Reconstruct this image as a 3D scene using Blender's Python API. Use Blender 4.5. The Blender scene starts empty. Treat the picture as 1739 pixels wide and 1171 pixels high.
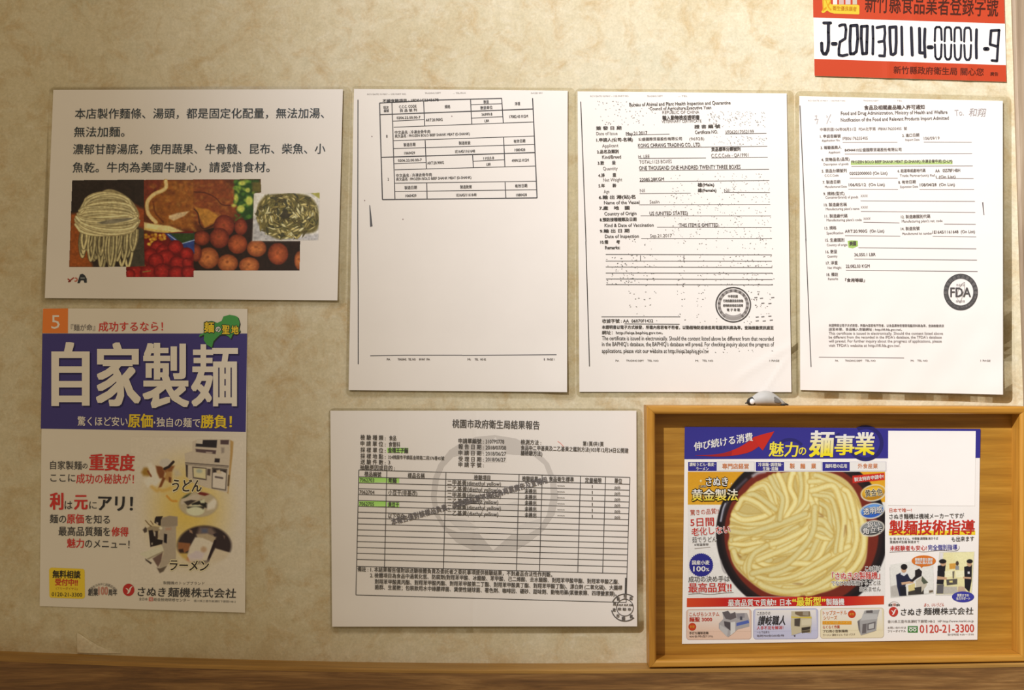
import bpy, bmesh, math, random
import numpy as np
from mathutils import Vector, Matrix
from mathutils.geometry import tessellate_polygon

SC = bpy.context.scene
COL = SC.collection
random.seed(7)
rng = np.random.default_rng(7)

# ---------------------------------------------------------------- camera
W, H = 1739.0, 1171.0
LENS = 40.0
F = LENS / 36.0 * W            # focal length in pixels
DIST = 1.125                   # camera to wall, metres
EYE = 1.30
PITCH = math.radians(1.0)
cam_d = bpy.data.cameras.new('camera')
cam_d.lens = LENS
cam_d.sensor_width = 36.0
cam_d.clip_start = 0.02
cam = bpy.data.objects.new('camera', cam_d)
COL.objects.link(cam)
cam.location = (0, -DIST, EYE)
cam.rotation_euler = (math.radians(90) + PITCH, 0, 0)
SC.camera = cam

# ---------------------------------------------------------------- exposure, world, lamps
vs = SC.view_settings
vs.view_transform = 'Standard'
vs.look = 'None'
vs.gamma = 1.0
vs.use_curve_mapping = False
vs.exposure = 0.0

world = bpy.data.worlds.new('room_air')
SC.world = world
world.use_nodes = True
wb = world.node_tree.nodes['Background']
wb.inputs[0].default_value = (1.0, 0.80, 0.53, 1)
wb.inputs[1].default_value = 0.315


def aim(o, target):
    d = Vector(target) - o.location
    o.rotation_euler = d.to_track_quat('-Z', 'Y').to_euler()


def spot(name, loc, target, power, angle, blend, radius, color):
    l = bpy.data.lights.new(name, 'SPOT')
    l.energy = power
    l.spot_size = math.radians(angle)
    l.spot_blend = blend
    l.shadow_soft_size = radius
    l.color = color
    o = bpy.data.objects.new(name, l)
    COL.objects.link(o)
    o.location = loc
    aim(o, target)
    return o


# ceiling spotlight up and to the left of the frame, turned towards the right hand sheets
spot('ceiling_spotlight', (-0.82, -1.60, 2.50), (1.888, 0, 1.69), 365, 90, 1.0, 0.030, (0.98, 1.0, 1.07))
# added warm area fill from above, for soft shading below the sheet edges
al = bpy.data.lights.new('soft_fill_light', 'AREA')
al.energy = 7
al.shape = 'RECTANGLE'
al.size = 1.8
al.size_y = 1.2
al.color = (1.0, 0.82, 0.58)
alo = bpy.data.objects.new('soft_fill_light', al)
COL.objects.link(alo)
alo.location = (-0.1, -1.5, 2.7)
aim(alo, (0.0, 0, 1.3))

# ---------------------------------------------------------------- pixel -> place on (or in front of) the wall
CP, SP = math.cos(PITCH), math.sin(PITCH)


def P(x, y, d=0.0):
    """photo pixel(s) -> point(s) on the plane d metres in front of the wall"""
    x = np.asarray(x, float)
    y = np.asarray(y, float)
    cx = (x - W / 2) / F
    cy = (H / 2 - y) / F
    dy = CP - cy * SP
    dz = SP + cy * CP
    t = (DIST - np.asarray(d, float)) / dy
    return np.stack([cx * t, -DIST + dy * t, EYE + dz * t], -1)


def crop(x0, y0, s):
    return (x0, y0, s)


A = crop(60, 130, 540 / 1621.)      # notice
B = crop(60, 510, 380 / 1648.)      # tall poster, upper half
C = crop(60, 740, 380 / 1435.)      # tall poster, lower half
C2 = crop(230, 735, 180 / 1621.)
C3 = crop(230, 860, 180 / 1739.)
D = crop(590, 140, 390 / 1739.)     # import list
D2 = crop(585, 560, 200 / 1739.)
D3 = crop(785, 560, 200 / 1739.)
E = crop(970, 150, 390 / 1739.)     # certificate, upper
FF = crop(970, 400, 390 / 1631.)    # certificate, lower
G = crop(1350, 150, 389 / 1739.)    # notification, upper
HH = crop(1350, 400, 389 / 1627.)   # notification, lower
I = crop(550, 690, 550 / 1739.)     # report, upper
J = crop(550, 870, 550 / 1739.)     # report, lower
I6 = crop(720, 730, 240 / 1277.)
J3 = crop(1020, 1000, 75 / 1255.)
K = crop(1360, 0, 379 / 1739.)      # registration sign
K2 = crop(1380, 0, 100 / 1739.)
L = crop(1140, 700, 360 / 1739.)    # flyer, upper left
M = crop(1140, 880, 360 / 1739.)    # flyer, lower left
N = crop(1430, 720, 309 / 928.)     # flyer, right column
R5 = crop(1220, 790, 280 / 1426.)
R6 = crop(1500, 860, 170 / 866.)
R7 = crop(1160, 1020, 350 / 1739.)
R8 = crop(1160, 720, 350 / 1739.)
A3 = crop(110, 295, 220 / 1393.)
A4 = crop(330, 295, 230 / 1456.)


def cp(c, pts):
    """points read off a crop of the photograph -> photo pixels"""
    a = np.asarray(pts, float)
    return a * c[2] + np.array([c[0], c[1]])


def lin(c):
    c = np.asarray(c, float) / 255.0
    return np.where(c <= 0.04045, c / 12.92, ((c + 0.055) / 1.055) ** 2.4)


# ---------------------------------------------------------------- materials
MATS = {}


def mat(name, build):
    if name in MATS:
        return MATS[name]
    m = bpy.data.materials.new(name)
    m.use_nodes = True
    nt = m.node_tree
    bs = nt.nodes['Principled BSDF']
    build(nt, bs)
    MATS[name] = m
    return m


def node(nt, kind, **kw):
    n = nt.nodes.new(kind)
    for k, v in kw.items():
        if k in n.inputs:
            n.inputs[k].default_value = v
        else:
            setattr(n, k, v)
    return n


def noise(nt, vec, scale, detail=4, rough=0.55, dist=0.0):
    n = node(nt, 'ShaderNodeTexNoise')
    n.inputs['Scale'].default_value = scale
    n.inputs['Detail'].default_value = detail
    n.inputs['Roughness'].default_value = rough
    n.inputs['Distortion'].default_value = dist
    nt.links.new(vec, n.inputs['Vector'])
    return n.outputs['Fac']


def ramp(nt, fac, stops):
    r = node(nt, 'ShaderNodeValToRGB')
    e = r.color_ramp.elements
    while len(e) < len(stops):
        e.new(0.5)
    for el, (p, c) in zip(e, stops):
        el.position = p
        el.color = (*c, 1) if len(c) == 3 else c
    nt.links.new(fac, r.inputs['Fac'])
    return r.outputs['Color']


def mixc(nt, fac, a, b, mode='MIX'):
    m = node(nt, 'ShaderNodeMix', data_type='RGBA', blend_type=mode)
    if isinstance(fac, (int, float)):
        m.inputs[0].default_value = fac
    else:
        nt.links.new(fac, m.inputs[0])
    for s, v in ((6, a), (7, b)):
        if isinstance(v, tuple):
            m.inputs[s].default_value = (*v, 1)
        else:
            nt.links.new(v, m.inputs[s])
    return m.outputs[2]


def objvec(nt, scale=(1, 1, 1), rot=(0, 0, 0)):
    tc = node(nt, 'ShaderNodeTexCoord')
    mp = node(nt, 'ShaderNodeMapping')
    mp.inputs['Scale'].default_value = scale
    mp.inputs['Rotation'].default_value = rot
    nt.links.new(tc.outputs['Object'], mp.inputs['Vector'])
    return mp.outputs['Vector']


def bump(nt, bs, h, strength, dist):
    b = node(nt, 'ShaderNodeBump')
    b.inputs['Strength'].default_value = strength
    b.inputs['Distance'].default_value = dist
    nt.links.new(h, b.inputs['Height'])
    nt.links.new(b.outputs['Normal'], bs.inputs['Normal'])


def wallpaper(nt, bs, lift=0.0):
    v = objvec(nt)
    big = noise(nt, v, 9.0, 6, 0.68, 0.5)
    mid = noise(nt, v, 34, 6, 0.68, 0.7)
    fine = noise(nt, v, 420, 3, 0.65)
    sand = noise(nt, v, 120, 5, 0.7, 0.4)
    base = ramp(nt, big, [(0.28, lin((206, 189, 153)) + lift), (0.46, lin((213, 201, 169)) + lift), (0.56, lin((219, 208, 179)) + lift), (0.72, lin((210, 203, 176)) + lift)])
    stain = ramp(nt, mid, [(0.0, (0, 0, 0)), (0.49, (0, 0, 0)), (0.70, (0.8, 0.8, 0.8))])
    c1 = mixc(nt, stain, base, tuple(lin((197, 171, 126)) + lift))
    pale = ramp(nt, noise(nt, objvec(nt, (1, 1, 1.4)), 62, 6, 0.72, 1.4), [(0.0, (0, 0, 0)), (0.52, (0, 0, 0)), (0.72, (0.6, 0.6, 0.6))])
    c2 = mixc(nt, pale, c1, tuple(lin((227, 219, 197)) + lift))
    s1 = ramp(nt, sand, [(0.3, (0.90, 0.895, 0.87)), (0.7, (1.05, 1.05, 1.06))])
    c2b = mixc(nt, 1.0, c2, s1, 'MULTIPLY')
    gr = ramp(nt, fine, [(0.25, (0.84, 0.84, 0.83)), (0.75, (1.10, 1.10, 1.10))])
    c3 = mixc(nt, 0.8, c2b, gr, 'MULTIPLY')
    nt.links.new(c3, bs.inputs['Base Color'])
    bs.inputs['Roughness'].default_value = 0.72
    bs.inputs['Specular IOR Level'].default_value = 0.25
    bump(nt, bs, noise(nt, v, 180, 4, 0.6), 0.25, 0.0008)


def wood(c_dark, c_mid, c_light, along='x', scale=1.0, rough=0.5, bumpy=0.2):
    def build(nt, bs):
        st = {'x': (2.2, 30, 30), 'z': (30, 30, 2.2)}[along]
        st = tuple(s * scale for s in st)
        v = objvec(nt, st)
        g = noise(nt, v, 1.6, 6, 0.62, 0.5)
        v2 = objvec(nt, tuple(s * 4.5 if s > 10 * scale else s * 2.0 for s in st))
        f = noise(nt, v2, 1.4, 4, 0.7, 0.2)
        col = ramp(nt, g, [(0.28, lin(c_dark)), (0.5, lin(c_mid)), (0.72, lin(c_light))])
        fi = ramp(nt, f, [(0.3, (0.74, 0.72, 0.70)), (0.62, (1.08, 1.08, 1.08))])
        nt.links.new(mixc(nt, 0.8, col, fi, 'MULTIPLY'), bs.inputs['Base Color'])
        bs.inputs['Roughness'].default_value = rough
        bump(nt, bs, f, bumpy, 0.0006)
    return build


def m_paper(tint, rough=0.45, spec=0.35):
    def build(nt, bs):
        v = objvec(nt)
        n = noise(nt, v, 14, 4, 0.6)
        t = lin(tint)
        nt.links.new(ramp(nt, n, [(0.3, t * 0.965), (0.7, t)]), bs.inputs['Base Color'])
        bs.inputs['Roughness'].default_value = rough
        bs.inputs['Specular IOR Level'].default_value = spec
    return build


def m_ink(nt, bs):
    a = node(nt, 'ShaderNodeAttribute', attribute_name='ink')
    nt.links.new(a.outputs['Color'], bs.inputs['Base Color'])
    bs.inputs['Roughness'].default_value = 0.5
    bs.inputs['Specular IOR Level'].default_value = 0.3


def m_film(nt, bs):
    out = nt.nodes['Material Output']
    tr = node(nt, 'ShaderNodeBsdfTransparent')
    tr.inputs[0].default_value = (0.955, 0.945, 0.915, 1)
    gl = node(nt, 'ShaderNodeBsdfGlossy')
    gl.inputs['Roughness'].default_value = 0.25
    gl.inputs[0].default_value = (0.9, 0.9, 0.9, 1)
    fr = node(nt, 'ShaderNodeFresnel', IOR=1.35)
    mx = node(nt, 'ShaderNodeMixShader')
    nt.links.new(fr.outputs[0], mx.inputs[0])
    nt.links.new(tr.outputs[0], mx.inputs[1])
    nt.links.new(gl.outputs[0], mx.inputs[2])
    nt.links.new(mx.outputs[0], out.inputs['Surface'])


def m_plain(rgb, rough=0.5, var=0.08):
    def build(nt, bs):
        n = noise(nt, objvec(nt), 120, 3)
        t = lin(rgb)
        nt.links.new(ramp(nt, n, [(0.3, t * (1 - var)), (0.7, t)]), bs.inputs['Base Color'])
        bs.inputs['Roughness'].default_value = rough
    return build


INK = mat('printing_ink', m_ink)
FILM = mat('clear_laminate', m_film)

# ---------------------------------------------------------------- objects


def tag(o, label=None, cat=None, group=None, kind=None):
    if label:
        o['label'] = label
    if cat:
        o['category'] = cat
    if group:
        o['group'] = group
    if kind:
        o['kind'] = kind
    return o


def mesh_obj(name, verts, faces, m, parent=None, cols=None, smooth=False):
    me = bpy.data.meshes.new(name)
    verts = np.asarray(verts, float)
    loc = np.zeros(3)
    if parent is not None:
        loc = np.array(parent['_loc'])
    me.from_pydata((verts - loc).tolist(), [], [list(map(int, f)) for f in faces])
    me.update()
    if smooth:
        me.polygons.foreach_set('use_smooth', np.ones(len(me.polygons), bool))
    if cols is not None:
        at = me.color_attributes.new('ink', 'FLOAT_COLOR', 'POINT')
        c4 = np.ones((len(verts), 4), np.float32)
        c4[:, :3] = cols
        at.data.foreach_set('color', c4.ravel())
    me.materials.append(m)
    o = bpy.data.objects.new(name, me)
    COL.objects.link(o)
    if parent is not None:
        o.parent = parent
    return o


def empty(name, loc):
    o = bpy.data.objects.new(name, None)
    o.empty_display_size = 0.05
    o.location = loc
    o['_loc'] = [float(v) for v in loc]
    COL.objects.link(o)
    return o


def grid_faces(nx, ny, off=0):
    i = np.arange(nx - 1)
    j = np.arange(ny - 1)
    a = (j[:, None] * nx + i[None, :]).ravel() + off
    return np.stack([a, a + nx, a + nx + 1, a + 1], -1)


def bil(q, u, v):
    q = np.asarray(q, float)
    u = np.asarray(u)[..., None]
    v = np.asarray(v)[..., None]
    return q[0] * (1 - u) * (1 - v) + q[1] * u * (1 - v) + q[2] * u * v + q[3] * (1 - u) * v


TEXTS = []      # every line of lettering, turned into outlines in one go at the end
LAYER = 0.00011


class Sheet:
    """a sheet of paper on the wall; corners tl, tr, br, bl in photo pixels"""

    def __init__(self, name, label, cat, corners, depth, white, group=None, tint=(240, 234, 228), thick=0.00025, step=7, rough=0.45):
        self.q = np.asarray(corners, float)
        self.depth = depth
        self.white = np.asarray(white, float)
        self.tint = tint
        c = P(*self.q.mean(0), 0.001)
        self.root = empty(name, c)
        tag(self.root, label, cat, group)
        self.parts = {}
        w = np.hypot(*(self.q[1] - self.q[0]))
        h = np.hypot(*(self.q[3] - self.q[0]))
        nx, ny = int(w / step) + 2, int(h / step) + 2
        u, v = np.meshgrid(np.linspace(0, 1, nx), np.linspace(0, 1, ny))
        px = bil(self.q, u, v).reshape(-1, 2)
        d = self.depth(px[:, 0], px[:, 1])
        fr = P(px[:, 0], px[:, 1], d)
        bk = fr + np.array([0, thick, 0])
        n = nx * ny
        f = grid_faces(nx, ny)
        fb = grid_faces(nx, ny, n)[:, ::-1]
        rim = list(range(nx)) + [k * nx + nx - 1 for k in range(1, ny)] + [(ny - 1) * nx + k for k in range(nx - 2, -1, -1)] + [k * nx for k in range(ny - 2, 0, -1)]
        side = [(a, b, b + n, a + n) for a, b in zip(rim, rim[1:] + rim[:1])]
        faces = f.tolist() + fb.tolist() + side
        mesh_obj('paper', np.vstack([fr, bk]), faces, mat('paper_%d_%d_%d_%d' % (*tint, int(rough * 100)), m_paper(tint, rough)), self.root, smooth=False)
        self.thick = thick

    def film(self, l, t, r, b, drop=0.0006):
        """clear laminate pouch, a little larger than the paper inside it"""
        q = self.q + np.array([(-l, -t), (r, -t), (r, b), (-l, b)], float)
        c = 9.0
        pts = []
        cents = [q[0] + (c, c), q[1] + (-c, c), q[2] + (-c, -c), q[3] + (c, -c)]
        for k, a0 in enumerate((180, 270, 0, 90)):
            for j in range(6):
                a = math.radians(a0 + 18 * j)
                pts.append(cents[k] + (c * math.cos(a), c * math.sin(a)))
        # edge strips between the corners so the film follows the paper
        dense = []
        for a, b2 in zip(pts, pts[1:] + pts[:1]):
            m_ = max(1, int(np.hypot(*(b2 - a)) / 12))
            for j in range(m_):
                dense.append(a + (b2 - a) * j / m_)
        dense = np.array(dense)
        cen = self.q.mean(0)
        # inner loop tucked just under the rim of the paper
        lo, hi = self.q.min(0) + 6, self.q.max(0) - 6
        inner = np.clip(dense, lo, hi)
        n = len(dense)
        d_o = np.maximum(self.depth(dense[:, 0], dense[:, 1]) - drop - self.thick, 0.0004)
        d_i = np.maximum(self.depth(inner[:, 0], inner[:, 1]) - drop * 0.6 - self.thick, 0.0004)
        V = np.vstack([P(dense[:, 0], dense[:, 1], d_o), P(inner[:, 0], inner[:, 1], d_i)])
        V = np.vstack([V, V + np.array([0, 0.00018, 0])])
        fs = []
        for a in range(n):
            b2 = (a + 1) % n
            fs += [(a, a + n, b2 + n, b2), (a + 2 * n, b2 + 2 * n, b2 + 3 * n, a + 3 * n), (a, b2, b2 + 2 * n, a + 2 * n)]
        o = mesh_obj('laminate_film', V, fs, FILM, self.root)
        o['label'] = 'clear plastic laminate margin around the paper'

    def ink(self, c):
        """colour read off the photo under this sheet's light -> ink colour"""
        return np.clip(lin(c) / lin(self.white) * lin(self.tint), 0.004, 0.95)

    def put(self, part, px, faces, cols, layer):
        p = self.parts.setdefault(part, {'v': [], 'f': [], 'c': [], 'n': 0})
        px = np.asarray(px, float)
        d = self.depth(px[:, 0], px[:, 1]) + LAYER * layer
        p['v'].append(P(px[:, 0], px[:, 1], d))
        off = p['n']
        p['f'].extend([tuple(int(i) + off for i in f) for f in faces])
        cols = np.asarray(cols, float)
        if cols.ndim == 1:
            cols = np.tile(cols, (len(px), 1))
        p['c'].append(cols)
        p['n'] += len(px)

    def quad(self, part, q, col, layer=1, step=7.0, col2=None, horiz=False):
        """four-cornered print; col2 = colour at the bottom (right when horiz)"""
        q = np.asarray(q, float)
        w = max(np.hypot(*(q[1] - q[0])), np.hypot(*(q[2] - q[3])))
        h = max(np.hypot(*(q[3] - q[0])), np.hypot(*(q[2] - q[1])))
        nx, ny = int(w / step) + 2, int(h / step) + 2
        u, v = np.meshgrid(np.linspace(0, 1, nx), np.linspace(0, 1, ny))
        px = bil(q, u, v).reshape(-1, 2)
        c = self.ink(col)
        if col2 is not None:
            t = (u if horiz else v).reshape(-1, 1)
            c = c * (1 - t) + self.ink(col2) * t
        self.put(part, px, grid_faces(nx, ny), c, layer)

    def box(self, part, c, x0, y0, x1, y1, col, layer=1, **kw):
        self.quad(part, cp(c, [(x0, y0), (x1, y0), (x1, y1), (x0, y1)]), col, layer, **kw)

    def poly(self, part, pts, col, layer=2):
        pts = np.asarray(pts, float)
        tri = tessellate_polygon([[Vector((p[0], -p[1], 0)) for p in pts]])
        fs = []
        for t in tri:
            a, b, c = (pts[i] for i in t)
            s = (b[0] - a[0]) * (c[1] - a[1]) - (b[1] - a[1]) * (c[0] - a[0])
            fs.append(t if s < 0 else t[::-1])
        self.put(part, pts, fs, self.ink(col), layer)

    def line(self, part, pts, w, col, layer=2, joint=False):
        """ruled or drawn line of width w pixels through pts"""
        pts = np.asarray(pts, float)
        V, Fc = [], []
        for a, b in zip(pts[:-1], pts[1:]):
            L_ = np.hypot(*(b - a))
            if L_ < 1e-6:
                continue
            n = max(1, int(L_ / 12))
            t = np.linspace(0, 1, n + 1)[:, None]
            mid = a + (b - a) * t
            nr = np.array([-(b - a)[1], (b - a)[0]]) / L_ * w / 2
            o = len(V)
            for m_ in mid:
                V.append(m_ - nr)
                V.append(m_ + nr)
            for k in range(n):
                Fc.append((o + 2 * k, o + 2 * k + 1, o + 2 * k + 3, o + 2 * k + 2))
        if joint:
            for p in pts:
                o = len(V)
                for k in range(10):
                    a = -k * math.tau / 10
                    V.append(p + w / 2 * np.array([math.cos(a), math.sin(a)]))
                Fc.append(tuple(range(o, o + 10)))
        if V:
            self.put(part, V, Fc, self.ink(col), layer)

    def lines(self, part, c, segs, w, col, layer=2):
        for x0, y0, x1, y1 in segs:
            self.line(part, cp(c, [(x0, y0), (x1, y1)]), w, col, layer)

    def ell(self, part, c, r, col, layer=2, n=40, tilt=0.0, spikes=0.0):
        a = np.arange(n) * math.tau / n
        k = 1 - spikes * (np.arange(n) % 2)
        x = r[0] * np.cos(a) * k
        y = r[1] * np.sin(a) * k
        t = math.radians(tilt)
        self.poly(part, np.stack([c[0] + x * math.cos(t) - y * math.sin(t), c[1] + x * math.sin(t) + y * math.cos(t)], -1), col, layer)

    def ring(self, part, c, r0, r1, col, layer=2, a0=0, a1=360, n=48, asp=1.0):
        a = np.radians(np.linspace(a0, a1, n + 1))
        o = np.stack([c[0] + r1 * np.cos(a), c[1] + r1 * asp * np.sin(a)], -1)
        i = np.stack([c[0] + r0 * np.cos(a), c[1] + r0 * asp * np.sin(a)], -1)
        fs = [(k, k + n + 1, k + n + 2, k + 1) for k in range(n)]
        self.put(part, np.vstack([i, o]), fs, self.ink(col), layer)

    def text(self, part, c, s, x0, y0, x1, y1, h, col, off=0.0, layer=4, fit=False, shear=0.0, col2=None):
        """lettering from (x0, y0) to (x1, y1), the middle of the line, h high"""
        a, b = cp(c, [(x0, y0), (x1, y1)])
        TEXTS.append((self, part, s, a, b, h * c[2], col, off, layer, fit, shear, col2))

    def ringtext(self, part, cx, cy, r, s, h, col, a0, a1, off=0.0, layer=5, flip=False):
        n = len(s)
        for k, ch in enumerate(s):
            a = math.radians(a0 + (a1 - a0) * k / max(1, n - 1))
            m_ = np.array([cx + r * math.sin(a), cy - r * math.cos(a)])
            t = np.array([math.cos(a), math.sin(a)]) * h * 0.45
            if flip:
                t = -t
            TEXTS.append((self, part, ch, m_ - t, m_ + t, h, col, off, layer, False, 0.0, None))

    def photo(self, cv, part='printed_photo', layer=1, blur=1):
        cv.soften(blur)
        """a printed picture: one small face per dot of the canvas"""
        ny, nx = cv.img.shape[:2]
        x = cv.x0 + np.arange(nx) / cv.k
        y = cv.y0 + np.arange(ny) / cv.k
        X, Y = np.meshgrid(x, y)
        px = np.stack([X.ravel(), Y.ravel()], -1)
        f = grid_faces(nx, ny)
        ok = cv.alpha.ravel() > 0.5
        f = f[ok[f].sum(1) >= 3]
        used = np.zeros(nx * ny, bool)
        used[f.ravel()] = True
        idx = np.cumsum(used) - 1
        self.put(part, px[used], idx[f], self.ink(np.clip(cv.img.reshape(-1, 3)[used], 0, 255)), layer)

    def finish(self):
        for name, p in self.parts.items():
            o = mesh_obj(name.split('#')[0], np.vstack(p['v']), p['f'], INK, self.root, cols=np.vstack(p['c']))
            if name in ('printed_speckle', 'printed_smudge'):
                o['kind'] = 'stuff'


class Canvas:
    """dot canvas in photo pixels, k dots to a pixel, for the printed pictures"""

    def __init__(self, x0, y0, x1, y1, k, col, alpha=1.0):
        self.x0, self.y0, self.k = x0, y0, k
        nx, ny = int((x1 - x0) * k) + 1, int((y1 - y0) * k) + 1
        self.img = np.tile(np.asarray(col, float), (ny, nx, 1))
        self.alpha = np.full((ny, nx), float(alpha))
        self.X, self.Y = np.meshgrid(x0 + np.arange(nx) / k, y0 + np.arange(ny) / k)

    def win(self, lo, hi):
        ny, nx = self.alpha.shape
        i0 = max(0, int((lo[0] - self.x0) * self.k))
        i1 = min(nx, int((hi[0] - self.x0) * self.k) + 2)
        j0 = max(0, int((lo[1] - self.y0) * self.k))
        j1 = min(ny, int((hi[1] - self.y0) * self.k) + 2)
        return slice(j0, max(j0, j1)), slice(i0, max(i0, i1))

    def blend(self, s, m_, col, op=1.0, mark=True):
        m_ = np.clip(m_, 0, 1) * op
        self.img[s] = self.img[s] * (1 - m_[..., None]) + np.asarray(col, float) * m_[..., None]
        if mark:
            self.alpha[s] = np.maximum(self.alpha[s], m_)

    def poly(self, pts, col, soft=0.8, op=1.0):
        pts = np.asarray(pts, float)
        s = self.win(pts.min(0) - 3, pts.max(0) + 3)
        X, Y = self.X[s], self.Y[s]
        if X.size == 0:
            return
        ins = np.zeros(X.shape, bool)
        dist = np.full(X.shape, 1e9)
        for a, b in zip(pts, np.roll(pts, -1, 0)):
            c1 = (a[1] > Y) != (b[1] > Y)
            with np.errstate(divide='ignore', invalid='ignore'):
                xi = (b[0] - a[0]) * (Y - a[1]) / (b[1] - a[1] + 1e-12) + a[0]
            ins ^= c1 & (X < xi)
            dist = np.minimum(dist, self.seg(X, Y, a, b)[0])
        sd = np.where(ins, dist, -dist)
        self.blend(s, sd / (2 * soft) + 0.5, col, op)

    @staticmethod
    def seg(X, Y, a, b):
        d = b - a
        l2 = max(1e-9, d @ d)
        t = np.clip(((X - a[0]) * d[0] + (Y - a[1]) * d[1]) / l2, 0, 1)
        return np.hypot(X - a[0] - t * d[0], Y - a[1] - t * d[1]), t

    def stroke(self, pts, w, core, edge=None, op=1.0, soft=0.5, taper=False):
        pts = np.asarray(pts, float)
        s = self.win(pts.min(0) - w - 2, pts.max(0) + w + 2)
        X, Y = self.X[s], self.Y[s]
        if X.size == 0:
            return
        d = np.full(X.shape, 1e9)
        n = len(pts) - 1
        for k in range(n):
            dd, t = self.seg(X, Y, pts[k], pts[k + 1])
            if taper:
                u = (k + t) / n
                dd = dd + (w / 2) * (np.abs(2 * u - 1) ** 2)
            d = np.minimum(d, dd)
        r = w / 2
        m_ = np.clip((r - d) / (2 * soft) + 0.5, 0, 1)
        if edge is None:
            self.blend(s, m_, core, op)
        else:
            t = np.clip(d / r, 0, 1)[..., None] ** 2.2
            col = np.asarray(core, float) * (1 - t) + np.asarray(edge, float) * t
            mm = (m_ * op)[..., None]
            self.img[s] = self.img[s] * (1 - mm) + col * mm
            self.alpha[s] = np.maximum(self.alpha[s], m_)

    def ell(self, c, r, col, soft=0.8, op=1.0, tilt=0.0, edge=None, mark=True):
        m0 = max(r) + soft * 2
        s = self.win((c[0] - m0, c[1] - m0), (c[0] + m0, c[1] + m0))
        X, Y = self.X[s] - c[0], self.Y[s] - c[1]
        if X.size == 0:
            return
        t = math.radians(tilt)
        x = X * math.cos(t) + Y * math.sin(t)
        y = -X * math.sin(t) + Y * math.cos(t)
        q = np.hypot(x / r[0], y / r[1])
        m_ = np.clip((1 - q) * min(r) / (2 * soft) + 0.5, 0, 1)
        if edge is None:
            self.blend(s, m_, col, op, mark)
        else:
            k = np.clip(q, 0, 1)[..., None] ** 2
            cc = np.asarray(col, float) * (1 - k) + np.asarray(edge, float) * k
            mm = (m_ * op)[..., None]
            self.img[s] = self.img[s] * (1 - mm) + cc * mm
            if mark:
                self.alpha[s] = np.maximum(self.alpha[s], m_)

    def soften(self, n):
        for _ in range(n):
            p = np.pad(self.img, ((1, 1), (1, 1), (0, 0)), 'edge')
            b = (p[:-2, 1:-1] + p[2:, 1:-1] + p[1:-1, :-2] + p[1:-1, 2:] + 2 * p[1:-1, 1:-1]) / 6
            ok = self.alpha > 0.5
            q = np.pad(ok, 1, 'constant')
            ok = ok & q[:-2, 1:-1] & q[2:, 1:-1] & q[1:-1, :-2] & q[1:-1, 2:]
            self.img = np.where(ok[..., None], b, self.img)

    def mottle(self, amp, scale, seed=0, mask=None):
        r = np.random.default_rng(seed)
        ny, nx = self.alpha.shape
        gy, gx = max(2, int(ny / scale)), max(2, int(nx / scale))
        g = r.normal(0, 1, (gy + 2, gx + 2))
        yy = np.linspace(0, gy, ny)
        xx = np.linspace(0, gx, nx)
        j, i = yy.astype(int), xx.astype(int)
        fy, fx = (yy - j)[:, None], (xx - i)[None, :]
        n = (g[j][:, i] * (1 - fy) * (1 - fx) + g[j][:, i + 1] * (1 - fy) * fx + g[j + 1][:, i] * fy * (1 - fx) + g[j + 1][:, i + 1] * fy * fx)
        k = 1 + amp * n
        if mask is not None:
            k = 1 + (k - 1) * mask
        self.img *= k[..., None]


def bez(pts, n=14):
    """smooth curve through pts"""
    p = np.asarray(pts, float)
    p = np.vstack([2 * p[0] - p[1], p, 2 * p[-1] - p[-2]])
    out = []
    for k in range(1, len(p) - 2):
        for t in np.linspace(0, 1, n, endpoint=False):
            a, b, c, d = p[k - 1], p[k], p[k + 1], p[k + 2]
            out.append(0.5 * (2 * b + (c - a) * t + (2 * a - 5 * b + 4 * c - d) * t * t + (3 * b - a - 3 * c + d) * t ** 3))
    out.append(p[-2])
    return np.array(out)


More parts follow.
